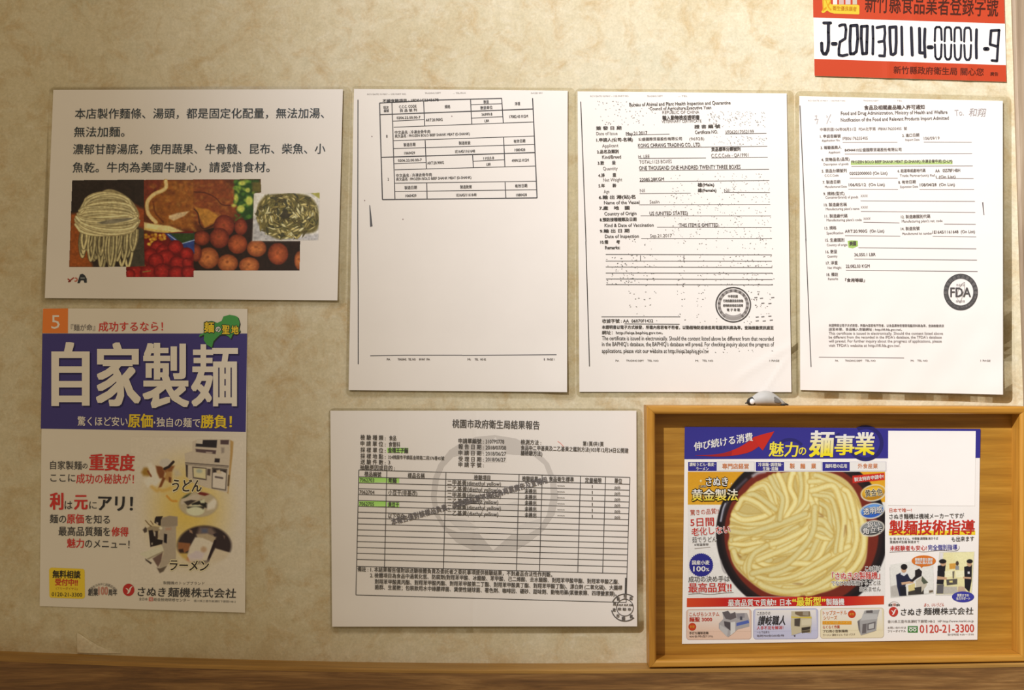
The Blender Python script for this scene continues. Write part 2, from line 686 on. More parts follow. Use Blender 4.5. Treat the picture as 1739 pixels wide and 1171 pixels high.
def set_lettering():
    cache = {}
    jobs = []
    for it in TEXTS:
        key = it[2]
        if key not in cache:
            c = bpy.data.curves.new('line', 'FONT')
            c.body = it[2]
            c.resolution_u = 2
            c.fill_mode = 'FRONT'
            o = bpy.data.objects.new('line', c)
            COL.objects.link(o)
            cache[key] = o
            jobs.append(key)
    bpy.context.view_layer.update()
    dg = bpy.context.evaluated_depsgraph_get()
    geo = {}
    for key in jobs:
        o = cache[key]
        ev = o.evaluated_get(dg)
        me = ev.to_mesh()
        v = np.zeros(len(me.vertices) * 3)
        me.vertices.foreach_get('co', v)
        geo[key] = (v.reshape(-1, 3)[:, :2].copy(), [tuple(p.vertices) for p in me.polygons])
        ev.to_mesh_clear()
    for key in jobs:
        o = cache[key]
        c = o.data
        bpy.data.objects.remove(o)
        bpy.data.curves.remove(c)
    for sh, part, s, a, b, h, col, off, layer, fit, shear, col2 in TEXTS:
        lay = layer
        v, f = geo[s]
        if not len(v):
            continue
        if off > 0.001:
            # heavier strokes: the outline set down again in a small ring around itself
            v0, f0 = v, f
            if off < 0.018:
                sh_all = np.array([(0, 0), (-off, 0), (off, 0), (0, off * .5), (0, -off * .5)])
            elif 0.034 < off < 0.05:
                sh_all = np.array([(0, 0)] + [(i * off / 2, j * off * .34) for i in range(-2, 3) for j in (-1, 0, 1) if (i, j) != (0, 0)])
            elif off < 0.05:
                sh_all = np.array([(0, 0)] + [(i * off, j * off * .5) for i in (-1, 0, 1) for j in (-1, 1)] + [(-off, 0), (off, 0)])
            else:
                an = (np.arange(8) + 0.5) * math.tau / 8
                sh_all = np.vstack([[0, 0], np.stack([np.cos(an), np.sin(an)], -1) * off])
            n_ = len(sh_all) - 1
            v = np.vstack([v0 + q for q in sh_all])
            lay = layer + np.repeat(np.arange(n_ + 1), len(v0)) * min(0.09, 0.8 / n_)
            f = [tuple(i + k * len(v0) for i in p) for k in range(n_ + 1) for p in f0]
        xm, xM = v[:, 0].min(), v[:, 0].max()
        if fit:
            y0, y1 = v[:, 1].min(), v[:, 1].max()
        elif any(ord(ch) > 0x2E80 for ch in s):
            y0, y1 = -0.083, 0.794
        else:
            y0, y1 = 0.0, 0.70
        t = (v[:, 0] - xm) / max(1e-6, xM - xm)
        k = (v[:, 1] - (y0 + y1) / 2) / (y1 - y0)
        d = b - a
        n = np.array([d[1], -d[0]]) / max(1e-6, np.hypot(*d))
        if n[1] > 0 and d[0] > 0:
            n = -n
        px = a + d * t[:, None] + n * (k * h)[:, None] + (d / max(1e-6, np.hypot(*d))) * (k * h * shear)[:, None]
        c = sh.ink(col)
        if col2 is not None:
            w = np.clip(0.5 - k[:, None] * 1.6 + 0.1, 0, 1)
            c = c * (1 - w) + sh.ink(col2) * w
        sh.put(part, px, f, c, lay)

# ================================================================ the setting
def prism_box(name, lo, hi, m, kind='structure', parent=None):
    x0, y0, z0 = lo
    x1, y1, z1 = hi
    v = [(x0, y0, z0), (x1, y0, z0), (x1, y1, z0), (x0, y1, z0), (x0, y0, z1), (x1, y0, z1), (x1, y1, z1), (x0, y1, z1)]
    f = [(0, 3, 2, 1), (4, 5, 6, 7), (0, 1, 5, 4), (1, 2, 6, 5), (2, 3, 7, 6), (3, 0, 4, 7)]
    o = mesh_obj(name, v, f, m, parent)
    if kind:
        o['kind'] = kind
    return o


WALLP = mat('mottled_wallpaper', wallpaper)
wall = empty('wall_back', (0, 0, 1.3))
wall['kind'] = 'structure'
# wall board, with the wallpaper as its front skin up to the timber at the right
prism_box('wall_board', (-1.6, 0.0012, 0.0), (1.7, 0.06, 2.75), mat('wall_board_paint', m_plain((205, 190, 160), 0.8)), None, wall)

# left edge of the timber at the right, read at two heights
XR0, XR1 = P(1716, 0, 0), P(1737, 690, 0)


def xright(z):
    t = (z - XR0[2]) / (XR1[2] - XR0[2])
    return XR0[0] + (XR1[0] - XR0[0]) * t


nz = 60
zz = np.linspace(0.6, 2.75, nz)
V, Fc = [], []
for z in zz:
    xr = xright(z)
    for x, y in ((-1.6, 0.0), (xr - 0.006, 0.0), (xr - 0.0025, -0.0007), (xr + 0.0005, -0.0013), (xr + 0.0005, 0.0012), (-1.6, 0.0012)):
        V.append((x, y, z))
for k in range(nz - 1):
    for j in range(5):
        a = k * 6 + j
        Fc.append((a, a + 1, a + 7, a + 6))
mesh_obj('wallpaper', V, Fc, WALLP, wall)

# small loose corner of wallpaper at the foot of the wall
fl = np.array([(131, 1073), (146, 1083), (166, 1095), (184, 1103), (206, 1108.5), (168, 1109), (131, 1107.5), (131, 1090)], float)
ctr = fl.mean(0)
dep = np.array([0.0022, 0.0012, 0.0012, 0.0010, 0.0006, 0.0014, 0.0016, 0.0022])
ft = P(fl[:, 0], fl[:, 1], dep)
fb = P(fl[:, 0], fl[:, 1], 0.0002)
n8 = len(fl)
fc = P(*ctr, 0.0015)
Vf = np.vstack([ft, fb, fc[None]])
Ff = [(2 * n8, (k + 1) % n8, k) for k in range(n8)] + [(k, (k + 1) % n8, n8 + (k + 1) % n8, n8 + k) for k in range(n8)]
o = mesh_obj('wallpaper_flap', Vf, Ff, mat('pale_wallpaper_back', lambda nt, bs: wallpaper(nt, bs, 0.13)), wall)
o['label'] = 'pale loose corner of wallpaper lifting off the wall'

# the timber at the right end of the wall
pv, pf = [], []
for z in (0.3, 2.75):
    xr = xright(z)
    for x, y in ((xr, 0.03), (xr, -0.004), (xr + 0.002, -0.006), (xr + 0.16, -0.006), (xr + 0.16, 0.03)):
        pv.append((x, y, z))
for j in range(5):
    a, b = j, (j + 1) % 5
    pf.append((a, b, b + 5, a + 5))
pf += [(4, 3, 2, 1, 0), (5, 6, 7, 8, 9)]
o = mesh_obj('wall_right', pv, pf, mat('pale_grey_wood', wood((128, 108, 86), (158, 138, 114), (182, 164, 140), 'z', 1.3, 0.6)))
o['kind'] = 'structure'

# ledge at the foot of the wallpaper: a thin, slightly bowed timber
DL = 0.024
lx = np.array([-60, 0, 250, 500, 750, 950, 1103, 1400, 1739, 1800.])
ly = np.array([1102, 1104.6, 1114, 1121.5, 1125, 1126, 1124.6, 1120.6, 1114.5, 1113.])
co = np.polyfit(lx, ly, 4)
xs = np.linspace(-60, 1800, 70)
ys = np.polyval(co, xs)
wl = P(xs, ys, 0.0)
V, Fc = [], []
TH = 0.0035
for p in wl:
    x, z = p[0], p[2]
    for y, dz in ((0.02, 0), (-DL + 0.0012, 0), (-DL - 0.0004, -0.0012), (-DL - 0.0004, -TH), (0.02, -TH)):
        V.append((x, y, z + dz))
for k in range(len(wl) - 1):
    for j in range(5):
        a, b = k * 5 + j, k * 5 + (j + 1) % 5
        Fc.append((a, b, b + 5, a + 5))
n0 = (len(wl) - 1) * 5
Fc += [(4, 3, 2, 1, 0), (n0, n0 + 1, n0 + 2, n0 + 3, n0 + 4)]
o = mesh_obj('trim_1', V, Fc, mat('honey_oak', wood((142, 102, 46), (166, 124, 60), (186, 144, 78), 'x', 1.0, 0.45)))
o['kind'] = 'structure'

# brown wood panelling below the ledge
V, Fc = [], []
for p in wl:
    x, z = p[0], p[2] - TH
    for y, zz_ in ((0.02, z), (-DL, z), (-DL, 0.0), (0.02, 0.0)):
        V.append((x, y, zz_))
for k in range(len(wl) - 1):
    for j in range(4):
        a, b = k * 4 + j, k * 4 + (j + 1) % 4
        Fc.append((a, b, b + 4, a + 4))
n0 = (len(wl) - 1) * 4
Fc += [(3, 2, 1, 0), (n0, n0 + 1, n0 + 2, n0 + 3)]


def m_panel(nt, bs):
    v = objvec(nt, (5, 40, 70))
    g = noise(nt, v, 1.7, 6, 0.65, 0.8)
    col = ramp(nt, g, [(0.28, lin((92, 62, 34))), (0.5, lin((130, 92, 50))), (0.70, lin((164, 124, 74)))])
    f = noise(nt, objvec(nt, (16, 60, 330)), 1.5, 4, 0.7, 0.3)
    fi = ramp(nt, f, [(0.32, (0.68, 0.66, 0.62)), (0.60, (1.12, 1.12, 1.1))])
    nt.links.new(mixc(nt, 0.8, col, fi, 'MULTIPLY'), bs.inputs['Base Color'])
    bs.inputs['Roughness'].default_value = 0.5
    bump(nt, bs, f, 0.3, 0.0006)


o = mesh_obj('wall_lower', V, Fc, mat('brown_wood_laminate', m_panel))
o['kind'] = 'structure'

# ================================================================ bamboo box frame with its back board
FD = 0.0235
fro = empty('wooden_frame', P(1420, 910, 0.0))
tag(fro, 'honey bamboo box frame standing on the ledge around the noodle flyer', 'frame')
outer = np.array([(1098, 688.5), (1748, 690), (1748, 1123.5), (1103, 1134)], float)
inner = np.array([(1113, 703), (1733.5, 703), (1733.5, 1111), (1115, 1121)], float)
oW = P(outer[:, 0], outer[:, 1], FD)
iW = P(inner[:, 0], inner[:, 1], FD)
prof = [(0.0, 0.0003), (0.0, FD - 0.0022), (0.06, FD - 0.0010), (0.16, FD - 0.0002), (0.30, FD), (0.62, FD), (0.74, FD - 0.0002), (0.90, FD - 0.0010), (1.0, FD - 0.0024), (1.0, 0.0003)]
BAMX = mat('bamboo_across', wood((166, 112, 34), (188, 132, 46), (206, 152, 64), 'x', 1.5, 0.42, 0.1))
BAMZ = mat('bamboo_upright', wood((166, 112, 34), (188, 132, 46), (206, 152, 64), 'z', 1.5, 0.42, 0.1))
for k in range(4):
    k2 = (k + 1) % 4
    V = []
    for e in (k, k2):
        for t, d in prof:
            p = oW[e] * (1 - t) + iW[e] * t
            V.append((p[0], -d, p[2]))
    n = len(prof)
    # mitred ends stand a hair apart
    a, b = np.array(V[:n]), np.array(V[n:])
    g = (b - a) / np.linalg.norm(b - a, axis=1)[:, None] * 0.00008
    V = np.vstack([a + g, b - g])
    Fc = [(j, j + n, (j + 1) % n + n, (j + 1) % n) for j in range(n)] + [tuple(range(n - 1, -1, -1)), tuple(range(n, 2 * n))]
    rl = mesh_obj('rail', V, Fc, BAMX if k in (0, 2) else BAMZ, fro)
# back board
x0, x1 = iW[[0, 3], 0].min() - 0.003, iW[[1, 2], 0].max() + 0.003
z0, z1 = iW[[2, 3], 2].min() - 0.003, iW[[0, 1], 2].max() + 0.003


def m_board(nt, bs):
    v = objvec(nt, (3, 40, 60))
    g = noise(nt, v, 2.0, 5, 0.6, 0.3)
    col = ramp(nt, g, [(0.3, lin((152, 104, 30))), (0.5, lin((172, 122, 38))), (0.7, lin((190, 140, 52)))])
    f = noise(nt, objvec(nt, (10, 60, 260)), 1.5, 4, 0.7, 0.2)
    fi = ramp(nt, f, [(0.35, (0.82, 0.80, 0.76)), (0.62, (1.05, 1.05, 1.05))])
    nt.links.new(mixc(nt, 0.8, col, fi, 'MULTIPLY'), bs.inputs['Base Color'])
    bs.inputs['Roughness'].default_value = 0.45


prism_box('back_board', (x0, -0.0034, z0), (x1, -0.0004, z1), mat('bamboo_board', m_board), None, fro)

# ================================================================ little penguin lying on the frame
pc = P(1302, 688.6, FD * 0.5)
zt = oW[0][2] + (oW[1][2] - oW[0][2]) * (1302 - 1098) / 650.
peng = empty('penguin_figurine', (pc[0], -FD * 0.5, zt))
tag(peng, 'small grey penguin figurine lying face down on top of the frame', 'figurine')
SX = P(1303, 688, FD * .5)[0] - P(1302, 688, FD * .5)[0]


def loft(name, secs, m, parent, nseg=18, yoff=0.0):
    """secs: (x px, centre height px, half width px, half height px) along the body"""
    V, Fc = [], []
    for (x, zc, hw, hh) in secs:
        for k in range(nseg):
            a = math.tau * k / nseg
            V.append((pc[0] + (x - 1302) * SX, -FD * .5 + yoff + hw * SX * math.cos(a), zt + (zc + hh * math.sin(a)) * SX))
    n = len(secs)
    for i in range(n - 1):
        for k in range(nseg):
            a, b = i * nseg + k, i * nseg + (k + 1) % nseg
            Fc.append((a, b, b + nseg, a + nseg))
    Fc += [tuple(range(nseg - 1, -1, -1)), tuple(range((n - 1) * nseg, n * nseg))]
    return mesh_obj(name, V, Fc, m, parent, smooth=True)


GREY = mat('grey_penguin_down', m_plain((190, 188, 184), 0.6))
BLK = mat('black_penguin_head', m_plain((34, 34, 36), 0.45))
WHT = mat('white_penguin_face', m_plain((236, 236, 238), 0.5))
DGR = mat('dark_grey_flipper', m_plain((118, 114, 110), 0.6))
loft('body', [(1275, 8, 3, 3), (1278, 9, 6.5, 6.5), (1284, 10.6, 10, 9.6), (1291, 12.2, 12.5, 11.6), (1298, 13.0, 14, 12.6), (1306, 12.4, 14, 12.2), (1314, 10.4, 12.5, 10.4), (1322, 7.4, 10, 7.4), (1328, 4.8, 7, 4.8), (1333, 2.8, 3, 2.6)], GREY, peng)
hd = loft('head', [(1268.2, 6.0, 1.2, 1.2), (1269.2, 6.2, 3.8, 3.8), (1271.5, 6.6, 6.2, 6.0), (1275, 7.2, 7.6, 7.0), (1279, 7.8, 7.9, 7.4), (1283, 8.2, 6.5, 6.4), (1285.5, 8.4, 3, 3)], BLK, peng)
mesh = []


def blob(name, c, r, m, parent, n=12, tilt=0.0):
    V, Fc = [], []
    t = math.radians(tilt)
    for i in range(n + 1):
        th = math.pi * i / n
        for k in range(16):
            a = math.tau * k / 16
            x, y, z = r[0] * math.sin(th) * math.cos(a), r[1] * math.sin(th) * math.sin(a), r[2] * math.cos(th)
            x, z = x * math.cos(t) - z * math.sin(t), x * math.sin(t) + z * math.cos(t)
            V.append((pc[0] + (c[0] - 1302 + x) * SX, -FD * .5 + (c[1] + y) * SX, zt + (c[2] + z) * SX))
    for i in range(n):
        for k in range(16):
            a, b = i * 16 + k, i * 16 + (k + 1) % 16
            Fc.append((a, a + 16, b + 16, b))
    return mesh_obj(name, V, Fc, m, parent, smooth=True)


blob('face_patch', (1276.6, -5.6, 7.0), (4.9, 2.9, 4.9), WHT, peng)
blob('face_patch', (1276.6, 5.6, 7.0), (4.9, 2.9, 4.9), WHT, peng)
blob('beak', (1268.0, 0, 4.6), (3.0, 1.6, 1.3), BLK, peng, tilt=20)
blob('flipper', (1312, -10.4, 11.0), (13.0, 2.4, 4.6), DGR, peng, tilt=-27)
blob('flipper', (1309, 11.2, 9.5), (13.5, 2.4, 4.2), DGR, peng, tilt=-24)
blob('tail', (1335.0, 0, 2.3), (4.6, 3.2, 1.6), BLK, peng, tilt=-16)
blob('foot', (1329, -6, 1.4), (5, 2.6, 1.3), BLK, peng)
blob('foot', (1329, 6, 1.4), (5, 2.6, 1.3), BLK, peng)

# ================================================================ sheets of paper on the wall
def waves(base, amp, seed, extra=None):
    r = np.random.default_rng(seed)
    k = [(r.uniform(-1, 1), r.uniform(-1, 1), r.uniform(0, 6.28), r.uniform(0.5, 1)) for _ in range(4)]

    def f(x, y):
        x = np.asarray(x, float)
        y = np.asarray(y, float)
        s = 0
        for a, b, c, w in k:
            s = s + w * np.sin((a * x + b * y) / 55.0 + c)
        d = base + amp * (0.5 + s / 5.0)
        if extra is not None:
            d = d + extra(x, y)
        return d
    return f


def sm(x):
    x = np.clip(x, 0, 1)
    return x * x * (3 - 2 * x)


INKB = (44, 44, 50)

# ---------------------------------------------------------------- shop notice with the food picture
no = Sheet('notice_sheet', 'landscape laminated notice, four lines of Chinese text above a food collage', 'notice',
           [(90.6, 152.6), (582.3, 151.3), (573, 509.7), (76, 505.7)],
           waves(0.0012, 0.0008, 3, lambda x, y: 0.0012 * sm((y - 430) / 90) + 0.0006 * sm((x - 480) / 100)), (206, 193, 186))
no.film(7, 5, 13, 8)
dk = (42, 50, 58)
T = lambda s, x0, y0, x1, y1, h, off=0.006: no.text('printed_text', A, s, x0, y0, x1, y1, h, dk, off, shear=0.04)
T('本店製作麵條、湯頭，都是固定化配量，無法加湯、', 202, 190, 1472, 187, 50)
T('無法加麵。', 197, 283, 455, 282, 50)
T('濃郁甘醇湯底，使用蔬果、牛骨髓、昆布、柴魚、小', 192, 371, 1478, 368, 50)
T('魚乾。牛肉為美國牛腱心，請愛惜食材。', 190, 464, 1195, 462, 50)

cv = Canvas(114, 302, 546, 474, 1.7, (200, 190, 184), 0.0)
# meat and vegetables
cv.poly([(240, 305), (443, 303.5), (444, 327), (432, 328), (432, 405), (240, 400)], (92, 45, 24), 0.5)
cv.poly([(240, 305), (300, 305), (270, 330), (240, 345)], (110, 45, 30), 4)
cv.poly(cp(A3, [(870, 290), (1000, 200), (1060, 70), (1393, 70), (1393, 600), (1200, 580), (1000, 530), (890, 440)]), (140, 80, 32), 3)
cv.poly(cp(A4, [(0, 70), (300, 60), (430, 200), (460, 420), (300, 520), (120, 580), (0, 500)]), (124, 60, 30), 3)
r = np.random.default_rng(5)
for _ in range(170):
    x, y = r.uniform(255, 400), r.uniform(308, 392)
    c = np.array([(150, 92, 40), (112, 55, 28), (168, 108, 52), (96, 44, 24), (186, 130, 62)][r.integers(5)])
    a = r.uniform(0, 6.28)
    l = r.uniform(2, 7)
    cv.stroke([(x, y), (x + l * math.cos(a), y + l * .6 * math.sin(a))], r.uniform(2, 6), c, None, 0.45, 2)
cv.poly(cp(A4, [(10, 360), (150, 380), (290, 470), (230, 520), (110, 580), (60, 480)]), (176, 120, 48), 1.5, .9)
cv.stroke(bez(cp(A4, [(0, 380), (40, 430), (60, 540), (110, 590), (220, 540), (300, 480)])), 2, (50, 28, 18), None, .8)
cv.stroke(bez(cp(A4, [(0, 195), (120, 205), (230, 260), (300, 330), (420, 340)])), 2, (74, 32, 20), None, .8)
cv.poly(cp(A3, [(1120, 450), (1210, 420), (1340, 400), (1290, 450), (1170, 505), (1120, 480)]), (206, 178, 140), 1.2, .9)
cv.stroke(bez(cp(A3, [(950, 300), (975, 420), (1060, 520)])), 3, (98, 48, 22), None, .8)
# pale fat along the rim of the meat
cv.stroke(bez(cp(A3, [(1085, 75), (1090, 140), (1050, 180), (960, 220), (890, 300), (890, 400), (920, 460), (980, 520)])), 7, (214, 184, 132), (176, 134, 74), 1)
cv.poly(cp(A3, [(850, 520), (960, 540), (1130, 560), (1300, 630), (1180, 640), (980, 625), (850, 600)]), (224, 200, 142), 1.5)
cv.stroke(bez(cp(A3, [(850, 590), (1000, 610), (1200, 635)])), 2.5, (206, 172, 84), None, .8)
# greens
cv.poly(cp(A4, [(430, 65), (700, 60), (720, 190), (640, 210), (630, 560), (560, 540), (480, 400), (430, 250)]), (38, 66, 26), 2)
for _ in range(46):
    x, y = cp(A4, [(r.uniform(430, 640), r.uniform(75, 520))])[0]
    cv.ell((x, y), (r.uniform(2, 5), r.uniform(1.5, 3.5)), [(72, 110, 40), (36, 62, 28), (128, 150, 56), (54, 88, 40)][r.integers(4)], 1.2, .8, r.uniform(0, 180), mark=False)
for p, s in (((515, 100), (6, 4)), ((450, 260), (3.5, 7)), ((500, 375), (6.5, 6)), ((590, 290), (6, 8)), ((575, 175), (4, 4)), ((425, 340), (4, 3))):
    cv.ell(cp(A4, [p])[0], s, (190, 188, 84), 1.5, .9, mark=False)
cv.poly(cp(A4, [(620, 90), (720, 85), (720, 195), (620, 195)]), (104, 84, 40), 2, .8)
# potatoes
cv.poly([(328, 395), (432, 370), (432, 409), (510, 409), (509, 459.5), (328, 459.5)], (38, 24, 18), 0.5)
for (x, y, a, b, c) in ((320, 560, 110, 120, 0), (80, 690, 90, 80, 0), (500, 570, 70, 90, 0), (270, 690, 105, 110, 0), (465, 755, 105, 105, 1), (670, 800, 105, 92, 2), (900, 860, 110, 118, 1), (1130, 930, 55, 100, 2), (150, 905, 115, 115, 2), (20, 850, 60, 95, 0), (360, 960, 110, 95, 2), (590, 985, 110, 90, 2), (840, 1040, 85, 45, 1)):
    m_, e = [((150, 66, 40), (84, 30, 22)), ((172, 84, 46), (96, 38, 22)), ((186, 108, 58), (112, 52, 28))][c]
    p = cp(A4, [(x, y)])[0]
    if p[1] > 458:
        continue
    rr = (a * A4[2], b * A4[2])
    cv.ell(p + (0, 0), rr, m_, 0.8, 1, 0, e, mark=False)
    cv.ell(p - (1, 2), (2.4, 2), (120, 60, 32), 1.2, .7, mark=False)
# tomatoes, corn and the blue basket
cv.poly([(214, 400), (328, 392), (329, 470.5), (214, 470.5)], (104, 22, 20), .5)
cv.poly(cp(A3, [(1080, 640), (1393, 640), (1393, 860), (1290, 800), (1150, 720)]), (44, 62, 124), 1)
cv.poly(cp(A3, [(1130, 640), (1393, 640), (1393, 700), (1260, 750), (1190, 690)]), (46, 66, 30), 1)
cv.stroke(cp(A3, [(1110, 650), (1250, 752), (1393, 712)]), 1.6, (150, 164, 196))
for _ in range(30):
    x, y = cp(A3, [(r.uniform(870, 1075), r.uniform(645, 790))])[0]
    cv.ell((x, y), (3.2, 2.8), [(208, 160, 46), (186, 128, 34), (222, 182, 76)][r.integers(3)], .8, .9, 0, (160, 96, 28), mark=False)
for (x, y, a) in ((1000, 790, 80), (920, 880, 90), (1060, 830, 80), (1190, 790, 85), (1310, 860, 75), (1090, 900, 95), (980, 930, 85), (1210, 960, 85), (1320, 960, 60), (760, 1060, 90), (900, 1060, 90), (1050, 1050, 95), (1200, 1070, 90), (1330, 1060, 80), (700, 1080, 60)):
    p = cp(A3, [(x, y)])[0]
    if p[1] + a * A3[2] * .4 < 470:
        cv.ell(p, (a * A3[2], a * A3[2] * .92), (164, 36, 32), .8, 1, 0, (92, 14, 16), mark=False)
        cv.ell(p + (-3, -4), (2.2, 1.6), (188, 66, 54), 1.2, .5, mark=False)
cv.stroke(cp(A3, [(740, 985), (860, 985)]), 3, (150, 96, 36), None, .8)
cv.stroke(cp(A3, [(840, 1055), (920, 1042)]), 2, (134, 120, 60), None, .8)
cv.alpha[cv.Y > 471] = 0
cv.alpha[(cv.X < 214) & (cv.Y > 453.5)] = 0
cv.alpha[(cv.X > 329) & (cv.Y > 459.5)] = 0
# noodle bundle
q0 = cp(A3, [(78, 68), (850, 60), (850, 640), (860, 990), (670, 1000), (45, 1005)])
sh_ = Canvas(114, 302, 250, 456, 1.7, (44, 34, 30), 1)
sh_.poly(cp(A3, [(60, 430), (200, 420), (220, 700), (300, 1010), (40, 1010)]), (142, 72, 30), 3)
sh_.poly(cp(A3, [(690, 300), (870, 390), (870, 620), (720, 560)]), (140, 66, 34), 3)
sh_.poly(cp(A3, [(760, 560), (870, 600), (870, 1010), (640, 1010)]), (66, 60, 50), 3)
for k in range(34):          # hanging loops
    x = r.uniform(120, 780)
    y0 = 560 + 70 * math.sin((x - 100) / 700 * 3.1)
    l = r.uniform(200, 430) if 380 < x < 720 else r.uniform(170, 330)
    w = r.uniform(30, 70)
    b = r.uniform(.8, 1.05)
    p = bez(cp(A3, [(x, y0), (x - w * .4, y0 + l * .55), (x + w * .1, y0 + l), (x + w * .8, y0 + l * .6), (x + w, y0 + 20)]))
    sh_.stroke(p, 5.4, np.array((70, 60, 46)))
    sh_.stroke(p, 4.0, np.array((202, 186, 140)) * b, np.array((150, 132, 92)) * b)
sh_.poly(bez(cp(A3, [(130, 470), (190, 340), (400, 190), (520, 170), (690, 260), (790, 400), (790, 500), (700, 600), (420, 640), (220, 570), (130, 470)])), (150, 134, 98), 1)
for k in range(46):          # strands wound round the bundle
    t = r.uniform(0, 1)
    y0 = 370 + 150 * t + r.uniform(-20, 20)
    xc, wx = 455 + r.uniform(-12, 12), 335 - 70 * (1 - t)
    rise = 190 - 330 * t + r.uniform(-25, 25)
    tilt = r.uniform(-.08, .10)
    b = r.uniform(.84, 1.06)
    u_ = np.linspace(-1, 1, 15)
    p = cp(A3, np.stack([xc + wx * u_, y0 - rise * np.sqrt(np.clip(1 - u_ ** 2, 0, 1)) + tilt * wx * u_], -1))
    sh_.stroke(p, 5.2, np.array((120, 104, 76)), None, .8)
    sh_.stroke(p, 4.2, np.array((214, 198, 154)) * b, np.array((166, 148, 106)) * b)
sh_.poly(bez(cp(A3, [(350, 525), (500, 490), (740, 475), (600, 520), (430, 540), (350, 525)])), (112, 104, 92), 1, .85)
pts = q0
inside = Canvas(114, 302, 250, 456, 1.7, (0, 0, 0), 0)
inside.poly(pts, (1, 1, 1), 0.3)
s_ = cv.win((114, 302), (250, 456))
hh_, ww_ = cv.img[s_].shape[:2]
hh_, ww_ = min(hh_, sh_.img.shape[0]), min(ww_, sh_.img.shape[1])
m_ = inside.alpha[:hh_, :ww_] > .5
sub = cv.img[s_][:hh_, :ww_]
sub[m_] = sh_.img[:hh_, :ww_][m_]
cv.img[s_][:hh_, :ww_] = sub
al_ = cv.alpha[s_][:hh_, :ww_]
al_[m_] = 1
# dried fish
cv.poly(cp(A4, [(640, 215), (1350, 200), (1335, 715), (625, 720)]), (202, 192, 184), .5)
cv.poly(cp(A4, [(640, 480), (1000, 700), (1335, 640), (1335, 715), (625, 720)]), (166, 160, 164), 3, .8)
cv.poly(bez(cp(A4, [(760, 230), (1000, 210), (1230, 240), (1330, 380), (1320, 600), (1150, 650), (900, 700), (700, 560), (680, 350), (760, 230)])), (104, 92, 52), 2)
cv.ell(cp(A4, [(1000, 430)])[0], (22, 12), (52, 46, 34), 3, .9, mark=False)
for k in range(330):
    a = r.uniform(0, 6.28)
    q = math.sqrt(r.uniform(0.02, 1))
    x, y = cp(A4, [(1000 + 330 * q * math.cos(a), 450 + 245 * q * math.sin(a))])[0]
    d = a + math.pi / 2 + r.normal(0, .6)
    l = r.uniform(4, 9)
    c = np.array([(196, 176, 116), (142, 124, 70), (92, 80, 46), (170, 150, 92), (116, 106, 60), (214, 200, 150), (74, 70, 48)][r.integers(7)], float)
    p0 = np.array((x - l * math.cos(d), y - l * math.sin(d)))
    p1 = np.array((x + l * math.cos(d), y + l * math.sin(d)))
    lo_, hi_ = np.minimum(p0, p1), np.maximum(p0, p1)
    if lo_[0] < 431 or hi_[0] > 541 or lo_[1] < 327.5 or hi_[1] > 408.5:
        continue
    cv.stroke([p0, p1], r.uniform(2.8, 4.8), c, c * .55, 1, .5, True)
cv.poly(cp(A4, [(1250, 205), (1350, 200), (1350, 270)]), (150, 140, 70), 1)
cv.mottle(0.06, 4, 2)
cv.mottle(0.05, 9, 12)
no.photo(cv)
# little mark under the picture
no.line('printed_logo', cp(A, [(165, 1030), (180, 1042), (168, 1046), (196, 1024)]), 2.0, (150, 58, 44), 3)
no.ring('printed_logo', cp(A, [(205, 1034)])[0], 1.8, 3.6, (176, 92, 74), 3, -120, 130, 16)
no.poly('printed_logo', cp(A, [(228, 1008), (240, 1004), (252, 1012), (262, 1030), (262, 1050), (250, 1050), (246, 1038), (232, 1038), (226, 1052), (214, 1052), (222, 1026)]), (46, 48, 54), 3)
no.line('printed_logo', cp(A, [(230, 1026), (252, 1026)]), 1.4, (150, 150, 152), 4)

# ---------------------------------------------------------------- tall poster with the blue band
po = Sheet('poster', 'tall poster with four big white characters on a purple-blue band', 'poster',
           [(72.7, 523.4), (420.2, 524.3), (416.2, 1039.8), (67.4, 1028.6)],
           waves(0.0007, 0.0006, 9, lambda x, y: 0.0014 * sm((y - 960) / 80) * sm((x - 120) / 250)), (203, 189, 172), tint=(240, 233, 222), rough=0.4)
BL = (60, 52, 106)
RD = (184, 50, 44)
DK = (58, 54, 54)
YE = (208, 176, 46)
WH = (206, 193, 178)
po.quad('printed_band', cp(B, [(52, 243), (1560, 243), (1549, 967), (40, 943)]), BL, 1)
po.quad('printed_band', cp(B, [(57, 60), (241, 58), (240, 241), (52, 241)]), (206, 112, 48), 1)
po.text('printed_text', B, '5', 118, 158, 180, 158, 100, WH, 0.0, 2, True)
tp = lambda c, s, x0, y0, x1, y1, h, col, off=0.0, **k: po.text('printed_text', c, s, x0, y0, x1, y1, h, col, off, **k)
tp(B, '『麺が命』', 262, 200, 440, 200, 46, (92, 84, 82))
tp(B, '成功するなら！', 465, 194, 940, 192, 68, RD, 0.012)
# map of the island
isl = cp(B, [(1372, 150), (1385, 118), (1430, 105), (1470, 112), (1492, 122), (1505, 165), (1498, 200), (1508, 225), (1478, 250), (1455, 245), (1440, 282), (1420, 262), (1395, 250), (1360, 252), (1335, 275), (1312, 300), (1300, 347), (1262, 325), (1240, 290), (1244, 250), (1205, 268), (1210, 252), (1240, 238), (1240, 160), (1300, 150), (1340, 165)])
po.poly('printed_map', isl + (1.6, 2.0), (40, 44, 46), 3)
po.poly('printed_map', isl, (66, 132, 66), 4)
for s, x0, y, x1, h, cc in (('麺', 1238, 197, 1322, 92, YE), ('の', 1322, 212, 1370, 46, (226, 218, 206)), ('聖', 1370, 214, 1436, 76, YE), ('地', 1438, 216, 1502, 74, YE)):
    po.text('printed_map', B, s, x0, y, x1, y, h, (40, 42, 46), 0.085, 5, True)
    po.text('printed_map', B, s, x0 + 5, y, x1 - 5, y, h * .86, cc, 0.03, 6, True)
